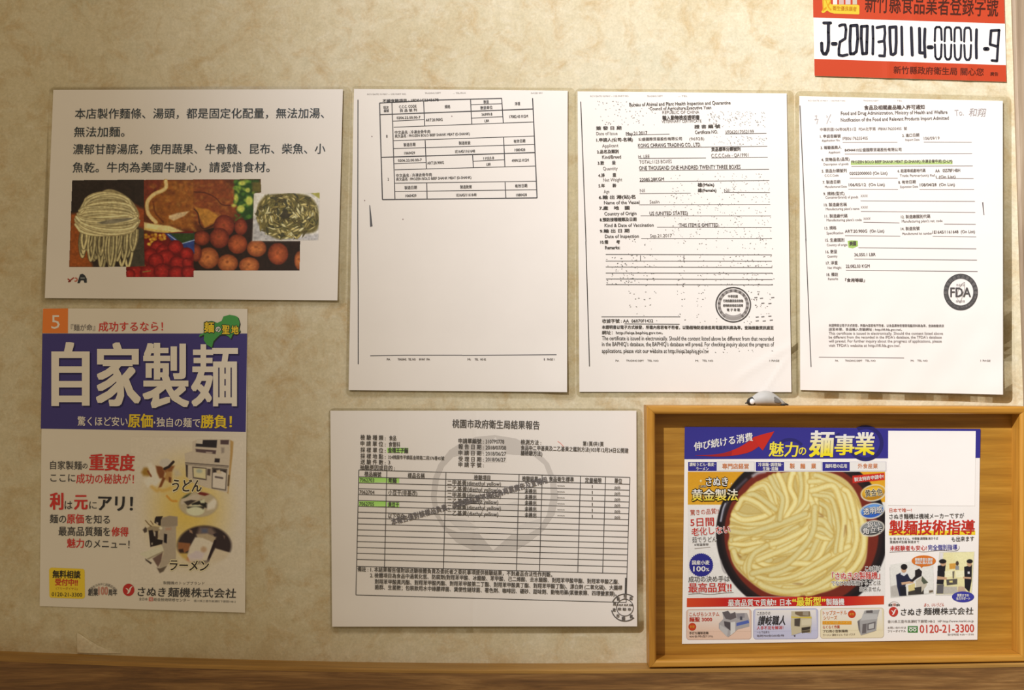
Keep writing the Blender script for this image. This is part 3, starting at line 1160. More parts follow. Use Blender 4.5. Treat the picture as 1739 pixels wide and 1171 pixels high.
# the four big characters
for s, x0, x1, y0, y1 in (('自', 118, 400, 306, 776), ('家', 447, 776, 308, 778), ('製', 790, 1132, 312, 792), ('麺', 1147, 1492, 322, 780)):
    wt = 0.038 if s in '自家' else 0.0345 if s == '製' else 0.024
    po.text('printed_title', B, s, x0 + 8, (y0 + y1) / 2 + 12, x1 + 10, (y0 + y1) / 2 + 12, y1 - y0, (40, 34, 74), wt, 2, True)
    po.text('printed_title', B, s, x0, (y0 + y1) / 2, x1, (y0 + y1) / 2, y1 - y0, WH, wt, 4, True)
tp(B, '驚くほど安い', 310, 889, 680, 893, 66, WH, 0.014)
tp(B, '原価', 683, 886, 866, 888, 96, YE, 0.03)
tp(B, '・', 872, 900, 884, 900, 66, WH, 0.02)
tp(B, '独自の麺で', 892, 896, 1215, 902, 66, WH, 0.014)
tp(B, '勝負！', 1218, 892, 1448, 894, 92, YE, 0.03)
# lower half: pale yellow cloud behind the machines
pw = np.array((203, 189, 172), float)
cv = Canvas(222, 742, 414, 992, 1.5, pw, 1)
for (x, y, a, b, o) in ((320, 850, 120, 125, .0), ):
    q = np.hypot((cv.X - 320) / 92, (cv.Y - 862) / 118)
    w = np.clip(1.05 - q, 0, 1)
    w = (w * w * (3 - 2 * w))[..., None] * .95
    cv.img = cv.img * (1 - w) + np.array((206, 174, 84)) * w
S = lambda pts, col, soft=.7, op=1: cv.poly(cp(C2, pts), col, soft, op)
# man with the noodle basket
S([(90, 600), (130, 530), (220, 520), (260, 600), (220, 660), (120, 650)], (150, 112, 48), 2.5)
S([(170, 470), (240, 450), (310, 540), (330, 640), (390, 720), (330, 800), (180, 830), (120, 720), (230, 660), (200, 560)], (212, 200, 184), 2)
S([(310, 500), (410, 510), (450, 600), (430, 690), (370, 690), (330, 600)], (122, 70, 40), 1.4)
S([(420, 560), (540, 500), (600, 500), (560, 590), (470, 610)], (134, 84, 48), 1.4)
S([(480, 580), (560, 600), (550, 760), (430, 700)], (172, 128, 76), 2)
S([(420, 670), (460, 690), (400, 820), (350, 840)], (120, 68, 36), 1)
S([(510, 670), (550, 680), (545, 760), (510, 750)], (104, 56, 30), 1)
S([(580, 560), (660, 560), (710, 640), (600, 680)], (188, 174, 152), 3, .8)
cv.ell(cp(C2, [(455, 455)])[0], (10, 7.5), (192, 180, 168), 1.2, 1, -8)
cv.stroke(cp(C2, [(445, 545), (510, 515), (580, 440)]), 4.4, (48, 36, 34))
cv.stroke(cp(C2, [(190, 580), (240, 660)]), 3, (118, 60, 34), None, .8)
cv.stroke(bez(cp(C2, [(250, 820), (330, 880), (360, 860), (420, 880), (530, 850)])), 6, (196, 150, 66), None, .6, 2)
cv.stroke(bez(cp(C2, [(480, 960), (550, 1030), (630, 1040)])), 3.2, (194, 128, 44), None, .8, 1)
# big noodle machine
S([(1440, 100), (1500, 130), (1490, 300), (1420, 930), (1390, 900)], (172, 136, 84), .9)
S([(750, 310), (870, 275), (870, 130), (945, 95), (1450, 95), (1450, 300), (1410, 905), (1380, 905), (1070, 830), (880, 760), (780, 670)], (188, 172, 154))
S([(1030, 105), (1250, 105), (1240, 225), (920, 205), (925, 160), (1025, 165)], (42, 38, 42))
S([(940, 105), (1030, 105), (1020, 165), (935, 150)], (196, 184, 170))
S([(920, 240), (1235, 265), (1225, 322), (925, 288)], (84, 66, 68))
S([(1080, 285), (1180, 290), (1170, 315), (1075, 308)], (170, 152, 140), 1)
S([(1300, 105), (1432, 105), (1425, 175), (1300, 172)], (80, 62, 64))
S([(1310, 220), (1360, 220), (1355, 300), (1315, 310)], (130, 116, 108), 1.5, .8)
S([(1215, 385), (1292, 390), (1285, 450), (1208, 445)], (46, 38, 40))
cv.stroke(cp(C2, [(765, 455), (900, 465), (1420, 505)]), 1.8, (92, 80, 74))
cv.stroke(cp(C2, [(765, 480), (900, 488), (1420, 528)]), 1.2, (120, 106, 96))
S([(768, 480), (802, 492), (798, 680), (775, 665)], (60, 50, 48))
S([(868, 512), (1088, 532), (1088, 722), (880, 690)], (84, 72, 66))
S([(885, 530), (1075, 545), (1075, 700), (892, 672)], (204, 190, 150))
cv.ell(cp(C2, [(975, 580)])[0], (5, 3.4), (150, 158, 150), 1.5, .8)
S([(1100, 545), (1150, 550), (1143, 652), (1095, 642)], (80, 66, 62))
S([(1172, 525), (1405, 548), (1385, 880), (1165, 845)], (86, 76, 70))
S([(1185, 545), (1392, 565), (1372, 862), (1178, 832)], (204, 190, 176))
S([(1185, 545), (1392, 565), (1385, 612), (1320, 580), (1240, 600), (1184, 606)], (52, 44, 42))
S([(1235, 570), (1290, 560), (1320, 620), (1250, 620)], (196, 176, 150), 1)
cv.stroke(cp(C2, [(1225, 670), (1330, 688)]), 3.2, (96, 84, 82))
cv.stroke(cp(C2, [(1430, 650), (1420, 800)]), 3, (84, 66, 46), None, .8)
# oval picture under it
S2 = lambda pts, col, soft=.7, op=1: cv.poly(cp(C2, pts), col, soft, op)
cv.ell((337, 856), (33, 21.5), (168, 150, 120), 2, 1)
oc = Canvas(300, 830, 375, 882, 1.5, (176, 160, 134), 1)
oc.poly(cp(C2, [(690, 960), (780, 890), (900, 880), (760, 1000), (690, 1030)]), (60, 66, 44), 1)
oc.poly(cp(C2, [(690, 1010), (900, 940), (1000, 950), (980, 1010), (800, 1060), (700, 1090)]), (186, 170, 152), 1)
oc.poly(cp(C2, [(740, 1050), (850, 1020), (930, 1030), (800, 1110)]), (62, 52, 48), 1)
oc.poly(cp(C2, [(860, 1080), (1010, 1020), (1120, 1090), (1090, 1150), (980, 1090), (880, 1140)]), (40, 36, 34), 1)
oc.poly(cp(C2, [(930, 900), (1080, 870), (1150, 930), (1060, 960), (980, 940)]), (110, 40, 34), 1)
oc.poly(cp(C2, [(980, 1030), (1060, 1010), (1060, 1070), (1000, 1070)]), (196, 190, 160), 1)
oc.poly(cp(C2, [(1090, 1090), (1200, 1000), (1260, 1020), (1210, 1150), (1100, 1180)]), (214, 200, 184), 2)
oc.ell(cp(C3, [(985, 55)])[0], (15, 9), (200, 196, 164), 1.2)
oc.poly(cp(C3, [(840, 0), (1150, -10), (1100, 60), (860, 30)]), (52, 46, 42), 1)
oc.ell(cp(C3, [(985, 70)])[0], (14, 7), (204, 200, 170), 1)
ok_ = np.hypot((oc.X - 337) / 32, (oc.Y - 856) / 21)
w_ = np.clip((1 - ok_) * 9 + .5, 0, 1)
s_ = cv.win((300, 830), (375, 882))
j0, i0 = s_[0].start, s_[1].start
hh_, ww_ = oc.img.shape[:2]
tgt = cv.img[j0:j0 + hh_, i0:i0 + ww_]
cv.img[j0:j0 + hh_, i0:i0 + ww_] = tgt * (1 - w_[..., None]) + oc.img * w_[..., None]
# small noodle machine
S = lambda pts, col, soft=.7, op=1: cv.poly(cp(C3, pts), col, soft, op)
S([(350, 1000), (400, 1090), (460, 1060), (520, 965), (400, 1010)], (96, 82, 70), 1)
S([(160, 850), (270, 920), (250, 940), (170, 880)], (56, 46, 40), 1)
S([(280, 850), (450, 740), (420, 900), (370, 990)], (108, 84, 76), 1)
S([(415, 330), (430, 180), (560, 150), (690, 165), (690, 310), (668, 330), (665, 870), (500, 965), (385, 1010), (470, 730), (430, 640), (380, 480)], (166, 150, 132))
S([(430, 190), (560, 150), (690, 165), (690, 310), (540, 330), (425, 320)], (146, 130, 114), 1)
S([(320, 190), (340, 160), (450, 155), (420, 215), (415, 310), (390, 310), (310, 260)], (40, 32, 32))
S([(340, 250), (375, 260), (370, 300), (345, 290)], (190, 170, 150), .8)
S([(190, 350), (250, 310), (400, 330), (440, 360), (380, 400), (380, 520), (260, 560), (220, 420)], (150, 132, 106), 1)
S([(215, 390), (280, 380), (310, 470), (360, 530), (450, 550), (440, 610), (330, 640), (245, 660)], (38, 30, 30))
S([(320, 400), (370, 395), (365, 520), (330, 540)], (54, 42, 38))
S([(300, 410), (330, 420), (325, 480), (305, 480)], (176, 164, 150), .8)
S([(260, 590), (285, 590), (280, 625), (262, 625)], (170, 156, 140), .8)
S([(120, 380), (165, 330), (190, 360), (190, 410), (150, 430)], (72, 60, 54), 1)
cv.stroke(cp(C3, [(165, 225), (215, 285), (260, 320)]), 1.6, (110, 88, 60))
cv.stroke(cp(C3, [(250, 235), (290, 290)]), 1.6, (120, 94, 66))
cv.ell(cp(C3, [(415, 352)])[0], (3, 2.4), (206, 194, 170), .8)
S([(470, 440), (520, 450), (513, 600), (465, 585)], (34, 28, 32))
S([(60, 770), (440, 640), (465, 720), (190, 850)], (200, 190, 166), .8)
S([(190, 850), (465, 720), (460, 745), (210, 868)], (152, 138, 116), .8)
S([(490, 350), (590, 345), (580, 380), (500, 385)], (170, 120, 96), 1.5, .6)
# oval picture of the dough
oc = Canvas(296, 888, 398, 962, 1.5, (52, 40, 42), 1)
P3 = lambda pts, col, soft=.8, op=1: oc.poly(cp(C3, pts), col, soft, op)
P3([(700, 580), (900, 600), (900, 700), (760, 780), (690, 760)], (140, 90, 58), 1)
P3([(690, 700), (780, 690), (800, 760), (740, 800)], (60, 40, 34), 1)
P3([(700, 760), (860, 760), (900, 900), (740, 900)], (190, 160, 90), 2)
P3([(860, 820), (1000, 830), (900, 930), (820, 900)], (176, 110, 76), 2)
P3([(1050, 330), (1250, 340), (1330, 440), (1300, 560), (1000, 470)], (116, 96, 88), 3)
P3([(1080, 360), (1180, 360), (1180, 430), (1090, 430)], (84, 88, 110), 3)
P3([(1000, 450), (1180, 440), (1320, 500), (1290, 590), (1020, 540)], (170, 150, 124), 1.5)
P3([(890, 660), (980, 500), (1100, 510), (1290, 590), (1180, 880), (900, 900), (850, 800)], (204, 190, 172), 1.2)
P3([(860, 800), (1000, 720), (1130, 760), (1090, 880), (900, 890)], (196, 180, 182), 2)
oc.ell(cp(C3, [(1120, 700)])[0], (5, 5), (168, 130, 98), 2, .7)
P3([(1310, 680), (1580, 760), (1560, 950), (1180, 960), (1220, 850)], (198, 180, 156), 1.2)
oc.stroke(cp(C3, [(1310, 560), (1190, 890)]), 4.4, (44, 32, 36))
P3([(1270, 450), (1350, 420), (1360, 480), (1300, 490)], (50, 40, 46), .8)
P3([(880, 370), (930, 390), (940, 440), (890, 420)], (150, 116, 94), 1)
P3([(1440, 470), (1470, 480), (1460, 530)], (120, 96, 84), 1)
q = np.hypot((oc.X - 347) / 46, (oc.Y - 926) / 34)
w_ = np.clip((1 - q) * 9 + .5, 0, 1) * np.clip((960 - oc.Y) / 14, 0, 1)
s_ = cv.win((296, 888), (398, 962))
j0, i0 = s_[0].start, s_[1].start
hh_, ww_ = oc.img.shape[:2]
tgt = cv.img[j0:j0 + hh_, i0:i0 + ww_]
hh_, ww_ = tgt.shape[:2]
w_ = w_[:hh_, :ww_]
cv.img[j0:j0 + hh_, i0:i0 + ww_] = tgt * (1 - w_[..., None]) + oc.img[:hh_, :ww_] * w_[..., None]
cv.mottle(0.012, 3, 4)
po.photo(cv)
halo = (212, 196, 160)
for s, x0, y0, x1, y1, h in (('うどん', 876, 318, 1068, 322, 78), ('ラーメン', 860, 828, 1112, 834, 70)):
    po.text('printed_text', C, s, x0 - 5, y0, x1 + 5, y1, h * 1.02, halo, 0.09, 4, shear=.1)
    po.text('printed_text', C, s, x0, y0, x1, y1, h, (50, 42, 40), 0.02, 5, shear=.1)
tp(C, '自家製麺', 95, 187, 298, 190, 52, DK, 0.006)
tp(C, 'の', 302, 192, 335, 192, 38, DK, 0.006)
tp(C, '重要度', 345, 170, 638, 174, 100, RD, 0.035)
tp(C, 'ここに', 96, 268, 256, 270, 52, DK, 0.006)
tp(C, '成功の秘訣が！', 262, 273, 632, 278, 60, RD, 0.012)
tp(C, '利', 92, 420, 180, 420, 102, RD, 0.04)
tp(C, 'は', 188, 444, 238, 444, 56, DK, 0.004)
tp(C, '元', 248, 424, 336, 424, 94, RD, 0.04)
tp(C, 'に', 346, 444, 394, 444, 52, DK, 0.004)
tp(C, 'アリ！', 402, 430, 626, 436, 98, (46, 44, 46), 0.035)
tp(C, '麺の', 92, 531, 198, 533, 54, DK, 0.01)
tp(C, '原価', 202, 532, 311, 532, 58, RD, 0.018)
tp(C, 'を知る', 320, 534, 478, 537, 54, DK, 0.008)
tp(C, '最高品質麺を', 148, 611, 480, 614, 56, DK, 0.012)
tp(C, '修得', 488, 614, 597, 616, 56, RD, 0.018)
tp(C, '魅力', 203, 687, 312, 689, 56, RD, 0.018)
tp(C, 'のメニュー！', 318, 690, 604, 696, 56, DK, 0.01)
po.poly('printed_label', cp(C, [(88, 858), (96, 846), (104, 843), (306, 852), (315, 860), (316, 872), (318, 1030), (310, 1040), (300, 1043), (100, 1036), (92, 1030), (90, 1020)]), (212, 178, 50), 2)
pl = lambda s, x0, y0, x1, y1, h, col, off=0.0, **k: po.text('printed_label', C, s, x0, y0, x1, y1, h, col, off, **k)
pl('無料相談', 110, 886, 290, 890, 46, (50, 44, 36), 0.03)
pl('受付中!!', 126, 936, 272, 940, 42, (176, 56, 40), 0.03)
pl('(フリーダイヤル)', 132, 976, 270, 980, 17, (150, 104, 40))
pl('0120-21-3300', 105, 1013, 300, 1018, 25, (60, 52, 40), 0.006)
po.ringtext('printed_logo', *cp(C, [(432, 1060)])[0], 110 * C[2], '感謝をカタチに創業百周年', 17 * C[2], (92, 86, 84), -48, 48)
po.text('printed_logo', C, '創業', 338, 1000, 402, 1000, 48, (58, 52, 52), 0.02, fit=True)
po.text('printed_logo', C, '100', 404, 992, 466, 992, 54, (176, 120, 104), 0.03, 3, fit=True)
po.text('printed_logo', C, '周年', 468, 1002, 524, 1002, 42, (58, 52, 52), 0.02, fit=True)


def company_logo(sh, c, x, y, r_, col, paper):
    p = cp(c, [(x, y)])[0]
    rr = r_ * c[2]
    sh.ell('printed_logo', p, (rr, rr * 1.06), col, 3)
    k = rr / 36.0
    sw = np.array([(-20, -12), (-6, -8), (2, 4), (4, -8), (14, -20), (26, -24), (16, -10), (10, 8), (2, 22), (-12, 24), (-4, 14), (-6, 2)]) * k
    sh.poly('printed_logo', p + sw, paper, 4)


company_logo(po, C, 598, 986, 37, (172, 46, 42), WH)
po.text('printed_logo', C, 'さぬき', 655, 998, 836, 1002, 58, (58, 54, 52), 0.016, shear=.12)
po.text('printed_logo', C, '麺機株式会社', 850, 1002, 1288, 1010, 58, (58, 54, 52), 0.012, shear=.08)
tp(C, '製麺機のトップブランド', 820, 941, 1085, 945, 19, (84, 78, 74))
tp(C, '全日本', 664, 1045, 720, 1046, 18, (84, 78, 74))
po.box('printed_logo', C, 728, 1034, 754, 1058, (186, 62, 50), 3)
po.text('printed_logo', C, '麺', 731, 1046, 751, 1046, 20, WH, 0.0, 5)
tp(C, '総合技術研修センター', 758, 1048, 990, 1053, 20, (84, 78, 74))
tp(C, '香川県三豊市高瀬町下勝間148-2', 1016, 1056, 1285, 1062, 14, (110, 104, 98))

# ---------------------------------------------------------------- import list with the table at its top
BK = (70, 66, 66)
d2 = Sheet('table_document', 'laminated document, mostly blank below a small ruled table at its top', 'document',
           [(601.2, 150.8), (964.1, 153.9), (963, 665.5), (592, 662)],
           waves(0.0013, 0.0008, 12, lambda x, y: 0.0008 * sm((y - 560) / 110) + 0.0012 * sm((x - 900) / 60) * sm((y - 560) / 100)), (230, 217, 206))
d2.film(5, 5, 13, 10)
d2.line('printed_rule', cp(D, [(80, 130), (78, 1159)]), 1.5, BK)
d2.line('printed_rule', cp(D2, [(196, -1400), (203, -560), (203, 505)]), 1.5, BK)
tb = lambda w, *s: d2.lines('printed_table', D, s, w, BK)
tb(1.7, (243, 155, 700, 132), (700, 132, 1170, 120), (250, 243, 1408, 200), (243, 155, 265, 886), (1402, 118, 1436, 873), (265, 886, 1437, 873), (260, 566, 1422, 530))
tb(1.1, (345, 292, 580, 280), (935, 168, 1170, 160), (935, 270, 1176, 258), (350, 338, 1412, 298), (350, 440, 1416, 405), (350, 500, 1420, 468), (355, 614, 592, 605), (948, 596, 1190, 584), (358, 660, 1425, 632), (360, 762, 1430, 747), (360, 825, 1433, 811))
tb(1.4, (337, 155, 360, 885), (577, 145, 585, 328), (588, 437, 598, 650), (600, 760, 603, 882), (932, 130, 942, 315), (948, 550, 953, 642), (1168, 120, 1180, 308), (1182, 415, 1192, 636), (1194, 755, 1199, 876))
dt = lambda s, x0, y0, x1, y1, h, off=0.01, c=D: d2.text('printed_text', c, s, x0, y0, x1, y1, h, BK, off)
dt('不續查驗項目 : 1FD01C2345678', 266, 140, 690, 130, 24, .02)
for a, b, s in ((150, 445, 'RCV DATE 10 MAY -- 1:05 PART NO.'), (585, 706, 'TRADING DEPT'), (800, 896, '-- TEL/FAX'), (1390, 1475, 'PAGE 001')):
    d2.text('printed_text', D, s, a, 88 if a < 400 else 80, b, 86 if a < 400 else 78, 11, (150, 142, 138))
for s, x0, y0, x1, y1, h in (('項次', 270, 190, 312, 188, 23), ('編號', 275, 214, 314, 212, 22), ('C.C.C. CODE', 390, 184, 522, 178, 20), ('貨 品 號 列', 395, 213, 525, 207, 22), ('規格', 736, 184, 778, 182, 25), ('數量', 1030, 147, 1070, 145, 25), ('數量單位', 1006, 192, 1098, 188, 25), ('淨重', 1266, 161, 1308, 159, 25),
                             ('0206.22.00.00-7', 372, 267, 552, 262, 19), ('ART:20.900G', 592, 284, 720, 279, 21), ('36999.8', 1015, 242, 1096, 238, 20), ('LBR', 1037, 290, 1073, 288, 20), ('17082.43 KGM', 1225, 258, 1366, 254, 22), ('1', 294, 406, 302, 406, 20),
                             ('中文品名 : 冷凍去骨牛肉', 358, 378, 626, 371, 25), ('英文品名 : FROZEN BOLO BEEF SHANK MEAT (D-SHANK)', 358, 406, 926, 386, 24), ('製造日期', 425, 472, 514, 468, 25), ('製造批號', 843, 459, 930, 456, 25), ('有效日期', 1258, 445, 1346, 441, 25), ('1060429', 430, 534, 511, 531, 20), ('1E1645/1161648', 815, 522, 965, 517, 21), ('1080428', 1265, 510, 1345, 507, 20),
                             ('0206.22.00.00-7', 382, 590, 562, 584, 19), ('ART:20.900G', 604, 609, 730, 604, 21), ('11023.8', 1029, 573, 1109, 569, 20), ('LBR', 1052, 619, 1086, 617, 20), ('4999.53 KGM', 1244, 591, 1372, 586, 22), ('2', 304, 731, 314, 731, 20),
                             ('中文品名 : 冷凍去骨牛肉', 368, 704, 638, 697, 25), ('英文品名 : FROZEN BOLO BEEF SHANK MEAT (D-SHANK)', 368, 732, 938, 717, 24), ('製造日期', 432, 797, 525, 793, 25), ('製造批號', 853, 791, 941, 788, 25), ('有效日期', 1268, 784, 1361, 780, 25), ('1060429', 438, 857, 521, 854, 20), ('1E1645/1161648', 823, 852, 976, 848, 21), ('1080428', 1277, 851, 1358, 848, 20)):
    dt(s, x0, y0, x1, y1, h, .014)
d2.poly('printed_smudge', cp(D, [(166, 928), (172, 930), (190, 1088), (172, 1092)]), (92, 88, 88), 2)
for x, y in ((130, 893), (420, 1035), (185, 408), (790, 255)):
    d2.ell('printed_smudge', cp(D, [(x, y)])[0], (1.1, 1.1), (150, 128, 122), 2, 8)
d2.line('printed_rule', cp(D2, [(380, 380), (900, 372), (1739, 372)]), 1.4, (96, 92, 92))
d2.line('printed_rule', cp(D3, [(0, 375), (400, 372), (1392, 364)]), 1.4, (96, 92, 92))
gr = (110, 102, 100)
for c, s, x0, x1 in ((D2, 'PA', 625, 675), (D2, 'TRADING', 785, 912), (D2, 'TEL NO', 940, 1050), (D2, '09 MAY', 1100, 1190), (D2, 'PA', 1212, 1262), (D3, 'M:', 78, 125), (D3, 'TEL', 182, 238), (D3, 'NO 02', 266, 348), (D3, '1', 1205, 1218), (D3, 'PAGE 1', 1252, 1358)):
    d2.text('printed_text', c, s, x0, 432, x1, 432, 30, gr, 0.02)

# ---------------------------------------------------------------- certificate with the grey round seal
d3 = Sheet('certificate', 'laminated certificate speckled all over, with a grey ring seal low on its right', 'document',
           [(980.8, 155), (1336, 158.5), (1344, 665.4), (983.9, 665)],
           waves(0.0013, 0.0008, 21, lambda x, y: 0.00035 * np.exp(-(((y - 640) + 0.62 * (x - 1255)) / 9.0) ** 2) * sm((x - 1235) / 30) * sm((y - 560) / 40) + 0.00025 * np.exp(-(((y - 655) + 1.5 * (x - 1305)) / 8.0) ** 2) * sm((y - 590) / 30)),
           (256, 245, 236), step=5)
d3.film(5, 5, 12, 9)
B3 = (76, 70, 66)
G3 = (120, 112, 106)
d3.line('printed_rule', cp(E, [(72, 100), (112, 1159)]), 1.5, B3)
d3.line('printed_rule', cp(FF, [(104, 40), (130, 928)]), 1.5, B3)
U = lambda *s: d3.lines('printed_rule', E, s, 1.0, (112, 104, 100))
U((415, 353, 745, 346), (1165, 344, 1478, 340), (508, 451, 1485, 438), (510, 530, 1020, 526), (1062, 526, 1488, 521), (515, 623, 1498, 612), (518, 706, 1500, 697), (518, 796, 905, 793), (1158, 786, 1505, 788), (515, 881, 1508, 879), (525, 964, 1512, 965), (650, 1050, 1518, 1053), (530, 1136, 1520, 1136))
tt = lambda s, x0, y0, x1, y1, h, col=B3, off=0.0, c=E: d3.text('printed_text', c, s, x0, y0, x1, y1, h, col, off)
for a, b, s in ((145, 436, 'RCV DATE 10 MAY -- 1:05 PART NO.'), (573, 692, 'TRADING DEPT'), (810, 880, '-- TEL')):
    tt(s, a, 58, b, 56, 11, (176, 166, 160))
for s, x0, y0, x1, y1, h, b in (
        ('Bureau of Animal and Plant Health Inspection and Quarantine', 440, 122, 1206, 106, 27, 1), ('Council of Agriculture,Executive Yuan', 594, 152, 1060, 143, 25, 1), ('REPUBLIC OF CHINA', 690, 181, 969, 178, 24, 0), ('輸入動物檢疫證明書', 690, 223, 972, 219, 34, 2), ('VETERINARY CERTIFICATE', 684, 250, 986, 246, 21, 0),
        ('簽 發 日 期', 188, 301, 380, 299, 26, 2), ('Date of Issue', 190, 341, 350, 339, 25, 0), ('May.21.2017', 414, 342, 576, 336, 27, 1), ('證 書 編 號', 932, 290, 1128, 286, 27, 2), ('Certificate NO.', 936, 331, 1110, 327, 26, 1), ('VF062017052199', 1164, 330, 1382, 325, 25, 0),
        ('1.申請人(公司-名稱)', 190, 390, 466, 386, 28, 2), ('公盛國際貿易股份有限公司', 508, 385, 838, 380, 24, 1), ('(96928)', 894, 382, 1006, 379, 22, 0), ('Applicant', 234, 434, 356, 430, 26, 0), ('KONG CHRANG TRADING CO., LTD.', 506, 431, 982, 424, 28, 1), ('貨品標準分類號列', 1060, 462, 1281, 458, 28, 2),
        ('2.品名及類別', 195, 480, 359, 476, 27, 2), ('Kind/Breed', 234, 519, 376, 516, 26, 1), ('H. LEE', 508, 516, 592, 513, 25, 0), ('C.C.C.Code - QA19901', 1060, 508, 1342, 502, 27, 0), ('3.數　　量', 200, 565, 336, 561, 27, 2), ('TOTAL:1123 BOXES', 515, 557, 761, 551, 26, 0), ('Quantity', 240, 606, 351, 603, 26, 0), ('ONE THOUSAND ONE HUNDRED TWENTY THREE BOXES', 514, 602, 1282, 592, 30, 1),
        ('4.淨　　重', 204, 659, 340, 655, 27, 2), ('Net Weight', 242, 692, 385, 688, 26, 0), ('22085.28KGM', 518, 690, 702, 685, 25, 1), ('5.年　　齡', 206, 737, 341, 734, 27, 2), ('Age', 246, 780, 288, 777, 26, 0), ('Nil', 520, 773, 556, 771, 26, 0), ('雄(Male)', 957, 730, 1082, 727, 28, 2), ('雌(Female)', 959, 772, 1099, 769, 28, 2), ('Nil', 1158, 773, 1196, 771, 26, 0),
        ('6.輸 出 港(站)名', 208, 825, 486, 820, 28, 2), ('Name of the Vessel', 248, 864, 517, 860, 26, 1), ('Sealin', 594, 858, 667, 856, 25, 0), ('7.產　地　國', 212, 906, 441, 903, 27, 2), ('Country of Origin', 250, 948, 494, 944, 26, 1), ('US (UNITED STATES)', 593, 945, 882, 942, 27, 1), ('8.預防接種種類及日期', 216, 994, 494, 990, 27, 2), ('Kind & Date of Vaccination', 252, 1036, 624, 1032, 26, 1), ('THIS ITEM IS OMITTED.', 816, 1034, 1120, 1032, 27, 1),
        ('9.輸 出 日 期', 216, 1080, 440, 1076, 27, 2), ('Date of Inspection', 255, 1119, 512, 1116, 26, 1), ('Sep.21.2017', 597, 1115, 762, 1112, 26, 0)):
    tt(s, x0, y0, x1, y1, h, B3 if b else G3, (0.0, 0.012, 0.022)[b])
for s, x0, y0, x1, y1, h, b in (
        ('10.備　　考', 206, 45, 346, 44, 26, 2), ('Remarks:', 240, 84, 346, 82, 24, 2), ('收據字號 : AA  06070F1432', 220, 606, 582, 603, 28, 1),
        ('本證明書以電子方式核發，所載內容若有不符者，以動植物防疫檢疫局電腦資料庫為準，查詢檢驗資訊請至', 218, 649, 1437, 654, 25, 2), ('網址：http://eiqa.baphiq.gov.tw。', 218, 688, 650, 687, 26, 1),
        ('The certificate is issued in electronically. Should the content listed above be different from that recorded', 218, 726, 1437, 730, 30, 0), ("in the BAPHIQ's database, the BAPHIQ's database will prevail. For checking inquiry about the progress of", 218, 768, 1440, 770, 30, 0), ('applications, please visit our website at http://eiqa.baphiq.gov.tw', 218, 816, 976, 818, 30, 0)):
    tt(s, x0, y0, x1, y1, h, B3, (0.006, 0.014, 0.022)[b], FF)
for s, x0, x1 in (('PA', 315, 340), ('TRADING DEPT', 390, 515), ('TEL NO', 540, 620), ('M:', 882, 905), ('TEL NO', 930, 1008), ('1 PAGE', 1408, 1478)):
    tt(s, x0, 886, x1, 887, 13, (130, 124, 120), .01, FF)
d3.lines('printed_rule', FF, [(245, 133, 1425, 136), (245, 180, 1425, 181), (245, 222, 1428, 226), (245, 265, 1430, 266), (247, 307, 1430, 311), (248, 347, 1432, 349), (215, 576, 775, 576), (378, 626, 770, 628)], 1.1, (96, 90, 86))
d3.lines('printed_rule', FF, [(492, 140, 492, 180), (800, 140, 800, 180)], 1.1, (110, 104, 100))
# speckles of a bad photocopy, in the columns in which they stand in the photograph
r = np.random.default_rng(11)
cols_ = [(445, 40), (560, 50), (780, 30), (930, 40), (1075, 60), (1210, 70), (1290, 40), (1370, 70)]
bands = [(FF, 30, 90, 40), (FF, 145, 215, 110), (FF, 270, 350, 100), (FF, 405, 500, 90), (FF, 560, 605, 40), (FF, 780, 825, 26)]
for c, y0, y1, n in bands:
    for _ in range(n):
        x, wd = cols_[r.integers(len(cols_))]
        x = x + r.uniform(-wd, wd)
        y = r.choice(np.linspace(y0, y1, 3)) + r.normal(0, 7)
        if c is FF and math.hypot(x - 1150, y - 490) < 135:
            continue
        d3.ell('printed_speckle', cp(c, [(x, y)])[0], (r.uniform(.4, 1.7), r.uniform(.3, .8)), (132, 126, 120), 3, 6, r.uniform(-40, 40))
for _ in range(330):
    x, y = r.uniform(700, 1500), r.uniform(640, 1140)
    if r.random() < .5:
        x = r.choice([790, 960, 1110, 1240, 1300, 1420, 1470]) + r.normal(0, 22)
    d3.ell('printed_speckle', cp(E, [(x, y)])[0], (r.uniform(.35, 1.4), r.uniform(.3, .7)), (160, 152, 146), 3, 6, r.uniform(-60, 60))
for _ in range(190):
    x, y = (r.uniform(1030, 1470), r.uniform(175, 290)) if r.random() < .7 else (r.uniform(1080, 1480), r.uniform(360, 430))
    d3.ell('printed_speckle', cp(E, [(x, y)])[0], (r.uniform(.4, 1.6), r.uniform(.3, .7)), (158, 150, 144), 3, 6, r.uniform(20, 60))
for _ in range(80):
    x, y = r.uniform(180, 640), r.uniform(95, 280)
    d3.ell('printed_speckle', cp(E, [(x, y)])[0], (r.uniform(.4, 1.5), r.uniform(.4, .8)), (170, 160, 154), 3, 6, r.uniform(-60, 60))
for _ in range(60):
    x, y = r.uniform(250, 480), r.uniform(150, 345)
    d3.ell('printed_speckle', cp(FF, [(x, y)])[0], (r.uniform(.5, 1.7), r.uniform(.3, .9)), (128, 122, 116), 3, 6, r.uniform(-60, 60))
for x, y in ((1300, 440), (1340, 445), (1420, 440), (1350, 480), (1400, 482), (1310, 578), (1350, 576), (1400, 572), (1310, 605), (1360, 606), (1410, 600)):
    d3.line('printed_speckle', cp(FF, [(x, y), (x + 22, y - 2)]), 1.6, (130, 124, 120), 3)
sc = cp(FF, [(1151, 490)])[0]
d3.ring('printed_seal', sc, 28.0, 30.4, (88, 82, 78), 2)
d3.ring('printed_seal', sc, 21.5, 26.6, (166, 156, 150), 2)
d3.ringtext('printed_seal', *sc, 24.2, '行政院農業委員會動植物防疫檢疫局', 4.6, (122, 114, 110), -140, 140, .01)
